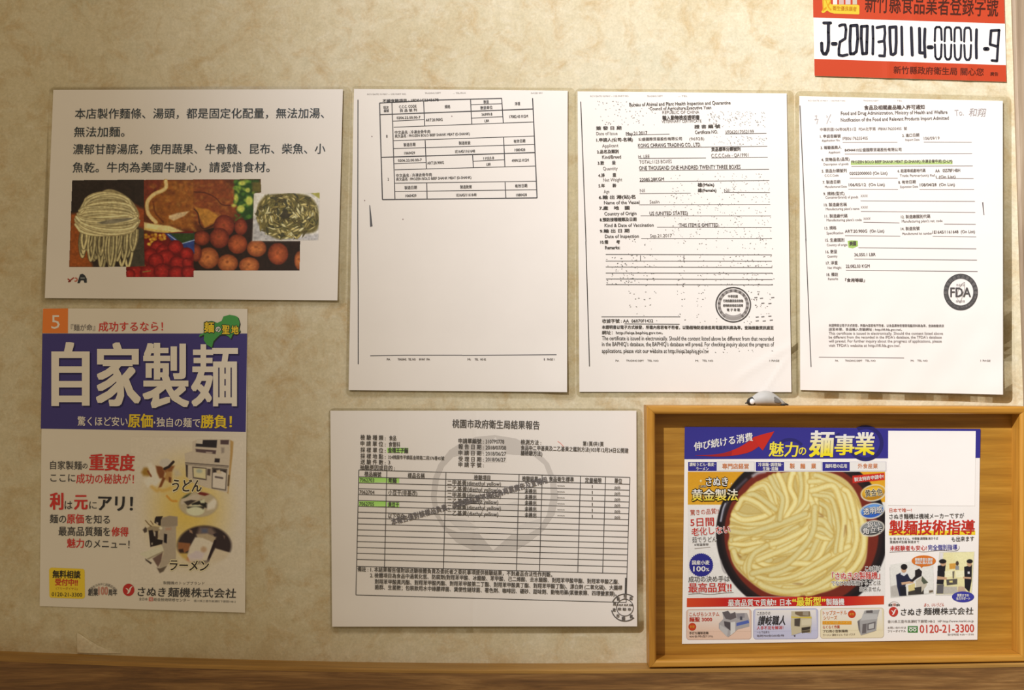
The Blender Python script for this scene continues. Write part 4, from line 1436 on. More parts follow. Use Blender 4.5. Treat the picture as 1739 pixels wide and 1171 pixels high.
for y, x0, x1, s in ((430, 1113, 1182, '中華民國'), (462, 1078, 1221, '行政院農業委員會動'), (495, 1078, 1221, '植物防疫檢疫局基隆'), (526, 1105, 1198, '電 子 章 戳')):
    d3.text('printed_seal', FF, s, x0, y, x1, y, 19, (92, 86, 82), .025, 5)
d3.ring('printed_seal', sc + (0, -4), 22, 26, (176, 166, 160), 3, 55, 125, 20)

# ---------------------------------------------------------------- notification with the dark FDA seal
d4 = Sheet('notification_letter', 'laminated letter with one green highlighted line and a thick dark round seal', 'document',
           [(1357.5, 163), (1703, 171.3), (1703.4, 669.7), (1359, 661.8)],
           waves(0.0013, 0.0010, 33, lambda x, y: 0.0012 * sm((y - 600) / 70) + 0.0010 * sm((x - 1620) / 90) + 0.00022 * sm((y - 480) / 90) * np.sin((x * .8 + y * 1.3) / 17.0) * np.sin((x * 1.1 - y * .4) / 29.0)), (282, 271, 264))
d4.film(7, 9, 14, 11)
B4 = (112, 100, 98)
G4 = (150, 136, 134)
d4.line('printed_rule', cp(G, [(38, 130), (84, 1159)]), 1.5, (104, 96, 94))
d4.line('printed_rule', cp(HH, [(77, 20), (114, 932)]), 1.4, (104, 96, 94))
d4.lines('printed_rule', G, [(362, 409, 778, 408), (978, 407, 1342, 408), (378, 498, 1345, 494), (428, 591, 1350, 588), (415, 681, 780, 681), (1070, 682, 1356, 684), (405, 765, 783, 766), (945, 766, 1360, 766), (498, 853, 1366, 857), (500, 933, 1369, 941), (520, 1015, 793, 1020), (1132, 1029, 1372, 1031), (380, 1117, 799, 1121), (1045, 1122, 1376, 1126)], 1.0, (168, 152, 150))
d4.lines('printed_rule', HH, [(450, 85, 1288, 93), (422, 165, 1293, 173), (362, 245, 1297, 254), (170, 862, 775, 868)], 1.1, (158, 144, 142))
d4.quad('highlight#1', cp(G, [(424, 548), (1196, 545), (1196, 574), (424, 580)]), (240, 246, 196), 1, col2=(196, 226, 120))
d4.poly('highlight#2', cp(HH, [(374, 38), (400, 33), (446, 36), (448, 74), (410, 90), (380, 84)]), (186, 220, 116), 1)
t4 = lambda s, x0, y0, x1, y1, h, b=0, c=G: d4.text('printed_text', c, s, x0, y0, x1, y1, h, B4 if b else G4, (0.004, 0.012, 0.024)[b])
for a, b, s in ((100, 385, 'RCV DATE 10 MAY -- 1:05 PART NO.'), (517, 634, 'TRADING DEPT'), (748, 815, '-- TEL')):
    d4.text('printed_text', G, s, a, 92, b, 93, 11, (196, 182, 178))
for s, x0, y0, x1, y1, h, b in (
        ('食品及相關產品輸入許可通知', 524, 146, 984, 141, 32, 2), ('Food and Drug Administration, Ministry of Health and Welfare', 348, 188, 1157, 178, 27, 1), ('Notification of the Food and Relevant Products Import Admitted', 347, 238, 1167, 223, 27, 1), ('中華民國106年08月31日  FDA北字第  IFB06176235405  號', 190, 312, 850, 303, 25, 0),
        ('1. 申請書編號', 190, 364, 347, 360, 25, 1), ('Application No.', 204, 394, 343, 391, 17, 0), ('IFB06176235405', 362, 379, 552, 376, 22, 0), ('2. 進口日期', 814, 357, 943, 353, 25, 1), ('Import Date', 838, 389, 945, 387, 17, 0), ('106/09/19', 977, 378, 1097, 375, 22, 0),
        ('3. 報驗義務人', 194, 450, 352, 446, 25, 1), ('Applicant', 255, 484, 343, 482, 17, 0), ('84944410公盛國際貿易股份有限公司', 377, 468, 808, 463, 25, 1), ('4. 貨物品名(品質)', 200, 541, 414, 535, 26, 1), ('Description of goods', 217, 575, 406, 571, 17, 0), ('FROZEN BOLO BEEF SHANK MEAT (D-SHANK) 冷凍去骨牛肉 (D-LM)', 428, 557, 1195, 551, 26, 1),
        ('5. 貨品分類號列', 203, 627, 392, 623, 26, 1), ('C.C.C.Code', 225, 661, 331, 658, 17, 0), ('02022000003 (On List)', 414, 644, 701, 641, 23, 1), ('6. 起運埠或產地代碼', 779, 626, 990, 622, 25, 1), ('Trade Partner(unit) Ref.', 795, 661, 1066, 658, 19, 0), ('AA   05578F14BH', 1065, 624, 1253, 620, 24, 1), ('1 (On List)', 1070, 671, 1219, 668, 22, 1),
        ('7. 製造日期', 210, 712, 343, 708, 25, 1), ('Manufactured Date', 227, 746, 393, 743, 17, 0), ('106/05/12  (On List)', 408, 731, 681, 728, 23, 1), ('8. 有效日期', 784, 712, 916, 708, 25, 1), ('Expiration Date', 799, 746, 934, 743, 18, 0), ('108/04/28  (On List)', 947, 731, 1213, 728, 23, 1),
        ('9. 規格(型式)', 215, 799, 376, 796, 26, 1), ('Container(brand) of goods', 231, 826, 479, 822, 19, 0), ('XXXX', 498, 815, 552, 814, 18, 0), ('10. 製造廠名稱', 220, 883, 393, 880, 26, 1), ("Manufacturing plant's name", 234, 914, 488, 910, 19, 0), ('XXXX', 499, 901, 553, 900, 18, 0), ('11. 製造廠代碼', 225, 969, 398, 966, 26, 1), ("Manufacturing plant's code", 239, 998, 506, 995, 19, 0), ('XXXX', 519, 988, 573, 986, 18, 0), ('12. 製造廠國別代碼', 804, 974, 1026, 970, 26, 1), ("Manufacturing plant's nat. code", 811, 1007, 1119, 1003, 20, 0),
        ('13. 規格', 225, 1060, 314, 1057, 26, 1), ('Specification', 239, 1097, 366, 1094, 19, 0), ('ART:20.900G  (On List)', 379, 1083, 677, 1080, 23, 1), ('14. 製造批號', 803, 1065, 946, 1061, 26, 1), ('Manufactured lot number', 814, 1102, 1041, 1098, 19, 0), ('1E1645/1161648  (On List)', 1044, 1090, 1366, 1085, 23, 1)):
    t4(s, x0, y0, x1, y1, h, b)
for s, x0, y0, x1, y1, h, b in (
        ('15. 生產國別', 214, 31, 350, 29, 25, 1), ('Country of origin', 225, 65, 372, 63, 17, 0), ('美國', 386, 56, 434, 54, 30, 2), ('16. 數量', 218, 114, 299, 112, 25, 1), ('Quantity', 229, 146, 301, 144, 17, 0), ('36,050.1 LBR', 421, 134, 573, 132, 23, 1), ('17. 淨重', 220, 194, 303, 192, 25, 1), ('Net Weight', 232, 227, 329, 225, 18, 0), ('22,082.03 KGM', 361, 216, 530, 214, 23, 1), ('18. 備註', 224, 276, 306, 274, 25, 1), ('Remarks', 235, 306, 306, 304, 18, 0), ('「食用等級」', 356, 316, 496, 316, 25, 2),
        ('本證明書以電子方式核發，所載內容若有不符者，以食品藥物管理署電腦資料庫為準，查詢檢驗資訊', 240, 636, 1058, 640, 19, 1), ('請至本署，食品輸入查驗網址 : http://ifi.fda.gov.tw/。', 240, 664, 760, 666, 19, 1),
        ('This certificate is issued in electronically. Should the content listed above', 240, 692, 1051, 693, 20, 0), ("be different from the recorded in the IFDA's database, the TFDA's database", 240, 719, 1042, 720, 20, 0), ('will prevail. For further inquiry about the progress of applications, please', 240, 747, 1042, 748, 20, 0), ("visit TFDA's website at http://ifi.fda.gov.tw/.", 240, 778, 748, 779, 20, 0)):
    t4(s, x0, y0, x1, y1, h, b, HH)
for s, x0, x1 in (('PA', 286, 308), ('TRADING DEPT', 355, 478), ('TEL NO', 498, 572), ('M:', 822, 846), ('TEL NO', 868, 942), ('1 PAGE', 1318, 1388)):
    d4.text('printed_text', HH, s, x0, 886, x1, 887, 13, (160, 148, 146), .012)
# pencilled notes and a pen stroke
d4.text('handwriting#a', G, 'To.', 1212, 185, 1280, 180, 46, (206, 194, 194), -0.012)
d4.text('handwriting#a', G, '和翔', 1322, 182, 1446, 184, 60, (196, 184, 184), -0.012, shear=.15)
d4.line('handwriting#b', cp(G, [(150, 210), (165, 205), (158, 240), (148, 236), (175, 232), (165, 270)]), 1.0, (214, 200, 200), 3)
d4.line('handwriting#b', cp(G, [(272, 196), (255, 230), (240, 268)]), 1.0, (210, 198, 198), 3)
d4.line('handwriting#b', cp(G, [(236, 206), (246, 212), (240, 222)]), 1.0, (216, 204, 204), 3)
d4.line('handwriting#b', cp(G, [(262, 250), (272, 256)]), 1.0, (216, 204, 204), 3)
d4.poly('handwriting#c', cp(G, [(1420, 865), (1430, 862), (1437, 960), (1431, 960)]), (150, 138, 138), 3)
sc = cp(HH, [(1178, 400)])[0]
d4.ring('printed_seal', sc, 21.2, 29.2, (96, 92, 92), 2, asp=1.07)
d4.ringtext('printed_seal', sc[0], sc[1], 25.6, '衛生福利部食品藥物管理署', 5.6, (150, 142, 140), -92, 92, .01)
d4.ringtext('printed_seal', sc[0], sc[1], 25.6, 'Food and Drug Administration', 3.6, (140, 132, 130), 262, 98, 0, 5, True)
d4.text('printed_seal', HH, 'FDA', 1103, 401, 1250, 401, 68, (100, 94, 94), .022, 5, True)
d4.line('printed_seal', cp(HH, [(1190, 338), (1206, 330), (1204, 380), (1190, 430), (1172, 478), (1150, 440), (1160, 380), (1190, 338)]), .8, (190, 178, 176), 3)
d4.text('printed_seal', HH, '食品安全', 1145, 350, 1206, 350, 16, (180, 168, 166), 0)
d4.text('printed_seal', HH, '藥物管理', 1143, 466, 1206, 466, 16, (168, 156, 154), 0)

# ---------------------------------------------------------------- test report with the watermark
d5 = Sheet('test_report', 'landscape laminated report with a wide table over a grey watermark', 'document',
           [(561, 697), (1080.7, 697), (1082, 1063), (564, 1063.5)],
           waves(0.0013, 0.0008, 41, lambda x, y: -0.00022 * np.exp(-((x - 808 + (y - 700) * .012) / 3.5) ** 2) - 0.00012 * np.exp(-((x - 678) / 5.) ** 2) + 0.0012 * sm((y - 990) / 70)), (214, 201, 190), step=4)
d5.film(3, 4, 10, 9)
B5 = (74, 68, 64)
wm = (186, 174, 164)
wl_ = (200, 188, 178)
out_ = np.array([(470, 60), (640, 45), (830, 75), (1000, 160), (1130, 300), (1190, 450), (1213, 600), (1180, 760), (1085, 900), (955, 1010), (830, 1085), (620, 1102), (440, 1085), (290, 1010), (175, 890), (92, 760), (62, 600), (80, 440), (130, 310), (230, 180), (350, 105)], float)
in_ = np.array([(490, 212), (640, 208), (800, 220), (985, 228), (1085, 310), (1138, 450), (1146, 600), (1112, 760), (1040, 880), (945, 935), (800, 935), (625, 1085), (500, 935), (310, 925), (205, 880), (135, 760), (112, 600), (134, 440), (180, 330), (265, 240), (380, 220)], float)
for k in range(len(out_)):
    k2 = (k + 1) % len(out_)
    d5.quad('watermark', cp(I6, [out_[k], out_[k2], in_[k2], in_[k]]), wm, 1, step=6)
d5.quad('watermark', cp(I6, [(190, 790), (370, 800), (500, 890), (330, 905)]), wl_, 1)
d5.quad('watermark', cp(I6, [(860, 862), (1050, 795), (1040, 870), (800, 910)]), wl_, 1)
d5.quad('watermark', cp(I6, [(610, 700), (840, 640), (840, 730), (690, 725)]), wl_, 1)
d5.quad('watermark', cp(I6, [(380, 470), (460, 470), (470, 600), (390, 600)]), wl_, 1)
d5.poly('watermark', cp(I6, [(595, 130), (645, 60), (690, 130), (690, 150), (600, 150)]), (204, 192, 182), 2)
d5.poly('watermark', cp(I6, [(540, 190), (640, 170), (740, 185), (740, 290), (540, 290)]), (206, 194, 184), 2)
# highlighter
hg = (150, 196, 92)
for x0, y0, x1, y1 in ((340, 222, 453, 248), (190, 380, 335, 408), (340, 386, 404, 410), (188, 508, 333, 536), (340, 514, 404, 541)):
    d5.box('highlight#%d%d' % (x0, y0), I, x0, y0, x1, y1, hg, 2, col2=(168, 206, 110))
# the table
tl_, tr_ = (188, 340), (1643, 382)
rows = [340, 377] + [409 + 31.5 * k for k in range(14)] + [857]
rows[-2] = 820


def lx_(y):
    return 188 - (y - 340) / 671. * 16


def rx_(y):
    return 1643 - (y - 382) / 669. * 20


def at(fx, y):
    a, b = lx_(y), rx_(y + 40)
    return (a + (b - a) * fx, y + 40 * fx)


fx = [0, (338 - 188) / 1455., (655 - 188) / 1455., (1048 - 188) / 1455., (1172 - 188) / 1455., (1378 - 188) / 1455., (1512 - 188) / 1455., 1]
for y in rows + [1011]:
    d5.line('printed_table', cp(I, [at(0, y), at(.5, y), at(1, y)]), 1.15, B5, 3)
for k, f_ in enumerate(fx):
    d5.line('printed_table', cp(I, [at(f_, 340), at(f_, 1011 if k in (0, 7) else 857)]), 1.15, B5, 3)
d5.line('printed_table', cp(J, [(1621, 350), (1619, 440)]), 2.2, (60, 54, 50), 4)
t5 = lambda s, x0, y0, x1, y1, h, off=0.01, c=I, col=B5: d5.text('printed_text', c, s, x0, y0, x1, y1, h, col, off, 5)
t5('桃園市政府衛生局結果報告', 690, 92, 1158, 101, 44, .012)
for s, y in (('檢 驗 種 類 :', 166), ('申 請 單 位 :', 199), ('採 樣 單 位 :', 233), ('採 樣 地 點 :', 266), ('送 驗 件 數 :', 297)):
    t5(s, 196, y - 1, 331, y + 3, 26, .016)
t5('抽驗原因或目的 :', 194, 326, 381, 330, 26, .016)
t5('食品', 350, 169, 388, 170, 26, .016)
t5('食管科', 348, 202, 409, 204, 26, .016)
t5('金禧王子麵', 344, 234, 452, 237, 27, .03)
t5('324桃園市平鎮區金陵路二段376巷45號', 345, 271, 646, 278, 21, .014)
t5('3', 345, 299, 356, 299, 20)
for s, y in (('申請單編號 :', 186), ('報 告 日 期 :', 217), ('申 請 日 期 :', 250), ('受 理 日 期 :', 283), ('申 請 字 號 :', 313)):
    t5(s, 722, y - 2, 858, y + 1, 26, .016)
t5('3107P0778', 868, 187, 968, 188, 21)
t5('2018/07/08', 868, 219, 978, 221, 21)
t5('2018/06/27', 868, 252, 978, 253, 21)
t5('2018/06/27', 868, 283, 975, 285, 21)
t5('檢測方法 :', 1057, 190, 1166, 194, 26, .014)
t5('第1頁/共1頁', 1390, 199, 1502, 202, 25, .016)
t5('食品中二甲基黃及二乙基黃之鑑別方法(103年12月24日公開建', 1057, 221, 1635, 237, 25, .012)
t5('議檢驗方法)', 1057, 249, 1172, 253, 26, .016)
d5.line('handwriting#c', cp(I, [(1255, 186), (1270, 196), (1290, 218)]), 1.2, (206, 138, 124), 4)
for s, x0, y0, x1, y1 in (('樣品編號', 217, 361, 308, 364), ('樣品名稱', 450, 369, 541, 372), ('檢驗項目', 806, 380, 893, 383), ('檢驗結果', 1064, 386, 1150, 389), ('食品衛生標準', 1208, 388, 1342, 392), ('定量極限', 1402, 395, 1491, 398), ('單位', 1560, 398, 1601, 400)):
    t5(s, x0, y0, x1, y1, 26, .016)
t5('7062703', 192, 393, 270, 395, 20)
t5('青麵', 345, 396, 390, 398, 26, .02)
t5('7062704', 190, 458, 271, 460, 20)
t5('小豆干(非基改)', 345, 461, 501, 465, 26, .012)
t5('7062705', 190, 521, 269, 523, 20)
t5('黃豆干', 345, 525, 403, 527, 26, .02)
t5('以下空白', 345, 586, 430, 590, 26, .014)
for k in range(6):
    t5('二甲基黃(dimethyl yellow)' if k % 2 == 0 else '二乙基黃(diethyl yellow)', 662, 408 + 32.6 * k, 950 - (14 if k % 2 else 0), 414 + 32.6 * k, 27, .008)
    if k:
        t5('未檢出', 1078, 421 + 32.2 * k, 1140, 423 + 32.2 * k, 26, .02)
    t5('----', 1254, 421 + 32 * k, 1292, 422 + 32 * k, 22, 0)
    t5('1', 1439, 428 + 32 * k, 1443, 428 + 32 * k, 17, 0)
    t5('ppb', 1562, 431 + 32 * k, 1591, 433 + 32 * k, 17, 0)
s = '本報告僅對該樣品負責，其檢驗結果不得作為商業廣告及宣傳用'
d5.text('printed_stamp', I, s, 362, 622, 1198, 392, 34, (104, 96, 94), .024, 6)
for s, x0, y0, x1, y1 in (('備註 : 1. 本結果報告僅對該送驗檢體負責及委託者之委託事項提供檢驗結果，不對產品合法性作判斷。', 180, 303, 1226, 333), ('2. 檢體項目為食品中過氧化氫、防腐劑(對羥苯甲酸、冰醋酸、苯甲酸、己二烯酸、去水醋酸、對羥苯甲酸甲酯、對羥苯甲酸乙酯、', 248, 336, 1586, 372), ('對羥苯甲酸異丙酯、對羥苯甲酸丙酯、對羥苯甲酸第二丁酯、對羥苯甲酸異丁酯、對羥苯甲酸丁酯)、漂白劑 (二氧化硫)、大腸桿', 273, 370, 1602, 404), ('菌群、生菌數；包裝飲用水中綠膿桿菌、糞便性鏈球菌、著色劑、咖啡因、硼砂、甜味劑、動物用藥(氯黴素類、四環黴素類)。', 273, 400, 1572, 436)):
    t5(s, x0, y0, x1, y1, 25, .016, J)
# round stamp at the corner
sc = cp(J3, [(690, 520)])[0]
kk = J3[2]
sb = (84, 76, 70)
d5.ring('printed_stamp', sc, 370 * kk, 398 * kk, sb, 5, 205, 308, 30)
d5.ring('printed_stamp', sc, 370 * kk, 400 * kk, sb, 5, 48, 168, 30)
d5.ring('printed_stamp', sc, 228 * kk, 248 * kk, sb, 5)
for a, ch in ((-70, '府'), (-38, '衛'), (0, '生'), (33, '局'), (-103, '政'), (-140, '市'), (-172, '園'), (-215, '桃')):
    x = sc + np.array([math.sin(math.radians(a)), -math.cos(math.radians(a))]) * 312 * kk
    d5.text('printed_stamp', (x[0], x[1], 1), ch, -2.7, 0, 2.7, 0, 6, sb, .04, 6)
d5.text('printed_stamp', J3, '107.07.08', 480, 445, 925, 450, 56, sb, .03, 6)
d5.text('printed_stamp', J3, '檢 驗 章', 480, 560, 870, 575, 78, sb, .02, 6)

# ---------------------------------------------------------------- registration sign at the top right
sg = Sheet('registration_sign', 'orange-red sign with a hand-lettered black number on its white stripe', 'sign',
           [(1379, -118), (1703, -104), (1709.2, 138.8), (1383.3, 128.6)],
           waves(0.0014, 0.0004, 55, lambda x, y: 0.0006 * (np.exp(-((x - 1551) / 9.) ** 2) + .7 * np.exp(-((x - 1508) / 8.) ** 2) + .8 * np.exp(-((x - 1645) / 9.) ** 2)) * sm((y + 40) / 170)), (288, 276, 260), tint=(242, 236, 228), step=4)
OR = (222, 78, 42)
sg.quad('printed_band', [(1379, -118), (1703, -104), cp(K, [(1590, 184)])[0], cp(K, [(97, 136)])[0]], OR, 1, step=4)
sg.quad('printed_band', [cp(K, [(105, 458)])[0], cp(K, [(1598, 507)])[0], (1709.2, 138.8), (1383.3, 128.6)], OR, 1, step=4)
sg.text('printed_text', K, '新竹縣食品業者登錄字號', 500, 22, 1538, 56, 150, (84, 36, 24), .012, 3)
sg.text('printed_text', K, '新竹縣政府衛生局 關心您', 722, 545, 1425, 562, 56, (104, 40, 26), .014, 3)
sg.text('printed_text', K, '廣告', 1475, 575, 1538, 577, 28, (120, 48, 32), .02, 3)
yl = (250, 212, 62)
sg.poly('printed_logo', cp(K2, [(570, 130), (1340, 140), (1380, 170), (1380, 400), (1360, 425), (640, 400), (520, 370), (430, 310), (400, 330), (340, 380), (280, 380), (260, 340), (300, 290), (290, 60), (290, -420), (530, -420), (530, 110)]), yl, 2)
sg.text('printed_logo', K2, '良', 285, -60, 560, -60, 800, (238, 168, 30), .0, 3, True)
sg.text('printed_logo', K2, '衛生優良業者', 590, 240, 1300, 270, 130, (226, 150, 34), .02, 3)
for x0, x1, cc in ((600, 725, (250, 238, 226)), (780, 920, (226, 190, 172)), (970, 1120, (226, 206, 200)), (1180, 1310, (222, 204, 178))):
    sg.box('printed_logo', K2, x0, -350, x1, 130, cc, 2)
PEN = (46, 46, 58)


def pen(pts, w, closed=False):
    p = cp(K, pts)
    if closed:
        p = np.vstack([p, p[:1]])
    sg.line('handwriting', p, w * 1.18, PEN, 4, True)


pen([(178, 178), (232, 178)], 4.2)
pen([(215, 180), (214, 250), (216, 330), (210, 390), (195, 420), (176, 418), (164, 395), (162, 335)], 4.6)
pen([(248, 340), (272, 340)], 5.6)
pen([(300, 200), (320, 192), (345, 192), (352, 230), (345, 300), (305, 325), (296, 380), (296, 428), (325, 434), (362, 425)], 3.8)
pen([(388, 200), (438, 196), (443, 300), (432, 400), (412, 418), (385, 418), (382, 320)], 4.2, True)
pen([(472, 205), (518, 202), (514, 330), (512, 415), (480, 418), (470, 300)], 4.2, True)
pen([(560, 205), (563, 300), (560, 420)], 3.8)
pen([(592, 214), (652, 203), (656, 260), (648, 318), (606, 326)], 3.8)
pen([(650, 320), (656, 380), (652, 435), (612, 433)], 3.8)
pen([(692, 212), (742, 208), (743, 330), (737, 412), (718, 425), (702, 420), (695, 330)], 4.2, True)
pen([(785, 210), (789, 425)], 4.0)
pen([(860, 215), (868, 428)], 4.4)
pen([(924, 220), (926, 330), (926, 410), (966, 412)], 4.4)
pen([(967, 225), (962, 330), (968, 443)], 4.2)
pen([(994, 367), (1020, 367)], 5.6)
for k in range(4):
    dx, dy = 76.5 * k, 1.6 * k
    q = lambda pts: [(x + dx, y + dy) for x, y in pts]
    pen(q([(1043, 318), (1046, 225), (1056, 210), (1082, 210), (1093, 225), (1097, 310)]), 3.0)
    pen(q([(1044, 345), (1048, 440), (1060, 460), (1080, 460), (1092, 440), (1096, 345)]), 3.0)
pen([(1369, 230), (1366, 340), (1368, 450)], 4.0)
pen([(1433, 380), (1456, 380)], 5.4)
pen([(1546, 234), (1482, 238), (1474, 345), (1532, 362)], 3.8)
pen([(1544, 238), (1536, 350), (1528, 474), (1488, 470)], 3.6)

# ---------------------------------------------------------------- flyer inside the frame
fy = Sheet('flyer', 'colourful flyer with a bowl of pale noodles, fixed inside the wooden frame', 'flyer',
           [(1163.2, 724.6), (1664.8, 728.3), (1659.8, 1085.6), (1158.2, 1092.8)],
           waves(0.0042, 0.0006, 61), (258, 246, 240), tint=(240, 236, 232), rough=0.4)
FB = (56, 50, 140)
FR = (206, 46, 34)
FD_ = (66, 58, 54)
FW = (244, 234, 228)
FY = (250, 226, 70)
GD = (228, 164, 36)
fy.quad('printed_band', [(1162.9, 724.2), (1665.1, 727.9), (1664.4, 777.2), (1162.2, 779.3)], FB, 1)
rc = cp(R8, [(1540, 160)])[0]
fy.ring('printed_band', rc, 24, 30.5, (42, 38, 104), 2, -120, 150, 40)
fy.ring('printed_band', cp(R8, [(900, 260)])[0], 24, 29, (44, 40, 110), 2, -150, -40, 24)
fy.ring('printed_band', cp(R8, [(1330, 130)])[0], 9, 12, (42, 38, 104), 2, 90, 260, 20)
# rising arrow
up_ = bez([(100, 262), (300, 250), (450, 205), (560, 140), (596, 108)], 8)
dn = bez([(640, 188), (560, 235), (440, 262), (300, 272), (100, 264)], 8)
for a in range(len(up_) - 1):
    b = len(dn) - 1 - a
    if b > 0:
        fy.quad('printed_arrow', cp(R8, [up_[a], up_[a + 1], dn[b - 1], dn[b]]), (168, 36, 40) if a < 14 else (198, 42, 34), 3, step=9)
fy.poly('printed_arrow', cp(R8, [(596, 108), (680, 82), (770, 60), (728, 130), (672, 222), (652, 200), (640, 188)]), (206, 44, 32), 3)
ft_ = lambda c, s, x0, y0, x1, y1, h, col, off=0.0, **k: fy.text('printed_text', c, s, x0, y0, x1, y1, h, col, off, **k)
ft_(R8, '伸び続ける消費', 92, 192, 588, 106, 68, FW, 0.02, layer=5, shear=.1)
ft_(R8, '魅力', 726, 212, 972, 216, 118, FY, 0.02, layer=5, shear=.06)
ft_(R8, 'の', 974, 226, 1040, 226, 74, FY, 0.02, layer=5)
for s, x0, x1, y, h in (('麺', 1066, 1274, 165, 226), ('事', 1278, 1448, 172, 178), ('業', 1448, 1620, 164, 196)):
    ft_(R8, s, x0, y, x1, y, h, FW, 0.03, layer=5, fit=True, shear=.05, col2=(250, 224, 40))
# row of little boxes
for x0, x1, x2 in ((43, 284, 600), (614, 852, 1166), (1176, 1406, 1712)):
    fy.box('printed_band', R8, x1, 316, x2 + 3, 396, (190, 180, 196), 1)
    fy.box('printed_band', R8, x1, 318, x2, 393, FW, 2)
    fy.box('printed_band', R8, x0, 318, x1, 394, FB, 2)
OG = (226, 140, 92)
for s, x0, y, x1, h, cc, o in (('讃岐うどん･蕎麦･', 54, 339, 272, 30, FW, .02), ('ラーメン', 110, 376, 216, 30, FW, .02), ('専門店経営', 330, 355, 554, 44, OG, .02), ('冷凍麺･調理麺･', 634, 340, 838, 30, FW, .02), ('生麺･茹麺', 672, 376, 802, 30, FW, .02), ('製', 900, 353, 942, 42, OG, .02), ('麺', 988, 354, 1030, 42, OG, .02), ('業', 1080, 353, 1122, 42, OG, .02), ('麺料理の応用', 1200, 352, 1382, 32, FW, .02), ('外食産業', 1474, 352, 1642, 40, OG, .01)):
    ft_(R8, s, x0, y, x1, y, h, cc, o, layer=5)

# the bowl of noodles
cv = Canvas(1168, 800.5, 1503, 1013, 1.8, np.array(FW, float), 1)
cv.poly([(1160, 795), (1290, 795), (1290, 856.5), (1160, 856.5)], (232, 168, 40), .4)
cv.poly([(1380, 795), (1520, 795), (1520, 852), (1380, 852)], (232, 166, 38), .4)
w_ = np.clip((850 - cv.Y) / 60, 0, 1)[..., None] * (cv.Y < 856)[..., None] * (cv.X < 1300)[..., None]
cv.img = cv.img * (1 - .35 * w_) + np.array((214, 138, 24)) * .35 * w_
cv.ell((1362, 905), (146, 141), (28, 22, 26), 1.0)
cv.ell((1362, 905), (137, 132), (44, 28, 30), 2.0)
cv.ell((1361, 906), (131, 125), (122, 42, 30), 1.2)
cv.stroke(bez(cp(R5, [(20, 480), (60, 350), (140, 220), (240, 120)])), 3.5, (96, 90, 104), None, .8, 2)
cv.stroke(bez(cp(R5, [(300, 90), (340, 66), (400, 52)])), 5, (196, 190, 196), None, .8, 2)
cv.stroke(bez(cp(R5, [(20, 480), (40, 380), (60, 330)])), 2.2, (212, 208, 220), None, .9, 1)
cv.stroke(bez(cp(R5, [(20, 820), (40, 900), (60, 930)])), 2.4, (150, 140, 140), None, .7, 1)
cv.poly(bez(cp(R5, [(90, 690), (110, 420), (200, 270), (330, 150), (450, 90), (640, 50), (900, 50), (1080, 110), (1200, 250), (1270, 480), (1290, 700), (1250, 880), (1100, 1010), (900, 1100), (600, 1130), (400, 1090), (200, 940), (120, 830), (90, 690)])), (216, 190, 120), 1.2)
r = np.random.default_rng(8)
guides = [
    [(90, 690), (230, 690), (350, 660), (440, 690)], [(120, 640), (300, 600), (480, 600), (640, 520)], [(120, 560), (260, 580), (400, 540), (560, 480), (700, 440)], [(110, 430), (230, 470), (380, 450), (470, 400)], [(150, 340), (230, 290), (330, 330), (420, 400)],
    [(210, 270), (300, 260), (400, 310), (470, 360)], [(270, 190), (380, 180), (440, 240), (470, 330)], [(330, 150), (440, 170), (500, 260)], [(450, 100), (500, 190), (560, 280), (540, 420)], [(520, 80), (560, 200), (600, 320), (560, 430)], [(640, 70), (620, 180), (660, 300), (600, 420)], [(700, 70), (720, 200), (690, 330), (560, 480), (380, 560)], [(780, 70), (760, 240), (720, 360), (520, 500), (240, 620)],
    [(830, 100), (790, 250), (830, 380), (780, 520), (560, 640), (300, 720)], [(840, 230), (850, 400), (800, 560), (640, 690), (420, 790)], [(830, 400), (820, 560), (740, 700), (560, 850), (360, 920)],
    [(850, 140), (980, 130), (1080, 230), (1130, 400)], [(860, 210), (990, 180), (1060, 300), (1090, 480), (1060, 660)], [(850, 260), (960, 270), (1010, 360), (1040, 540), (1010, 700)], [(870, 320), (940, 370), (980, 480), (980, 640), (900, 740)], [(900, 80), (1060, 130), (1150, 260), (1190, 420)], [(1000, 90), (1120, 180), (1180, 330), (1200, 560)],
    [(1130, 250), (1180, 450), (1200, 640), (1130, 820), (1000, 930)], [(1180, 350), (1250, 520), (1260, 720), (1180, 880), (1040, 990)], [(1100, 420), (1130, 600), (1080, 760), (940, 860), (760, 930)], [(1230, 500), (1270, 680), (1220, 840), (1080, 970), (860, 1060)],
    [(850, 470), (920, 500), (960, 560)], [(830, 540), (900, 560), (960, 600)], [(830, 600), (900, 630), (950, 640)], [(840, 680), (780, 790), (640, 880), (500, 940)], [(920, 690), (860, 800), (700, 930), (480, 1020)], [(1010, 740), (860, 880), (690, 990), (480, 1040)],
    [(120, 720), (280, 740), (440, 760), (600, 740), (760, 690)], [(130, 770), (140, 850), (260, 850), (380, 790)], [(400, 710), (300, 770), (260, 860), (275, 950)], [(300, 880), (430, 920), (600, 880), (740, 790)], [(310, 960), (460, 990), (640, 960), (800, 870), (920, 800)], [(330, 1010), (480, 1050), (680, 1020), (850, 920)], [(400, 1080), (600, 1090), (820, 1050), (1010, 940)], [(200, 930), (330, 1030), (480, 1100), (640, 1110)], [(640, 1060), (860, 1070), (1040, 990), (1160, 880)], [(700, 850), (840, 860), (960, 800), (1080, 720)], [(560, 980), (760, 940), (940, 850), (1100, 760)],
]
order = []
for g in guides:
    for k in range(3):
        order.append((r.random() + (0 if k else .6), np.array(g, float) + (0 if k == 0 else 1) * r.normal(0, 24, 2) + r.normal(0, 6, (len(g), 2)), k))
order.sort(key=lambda t: t[0])
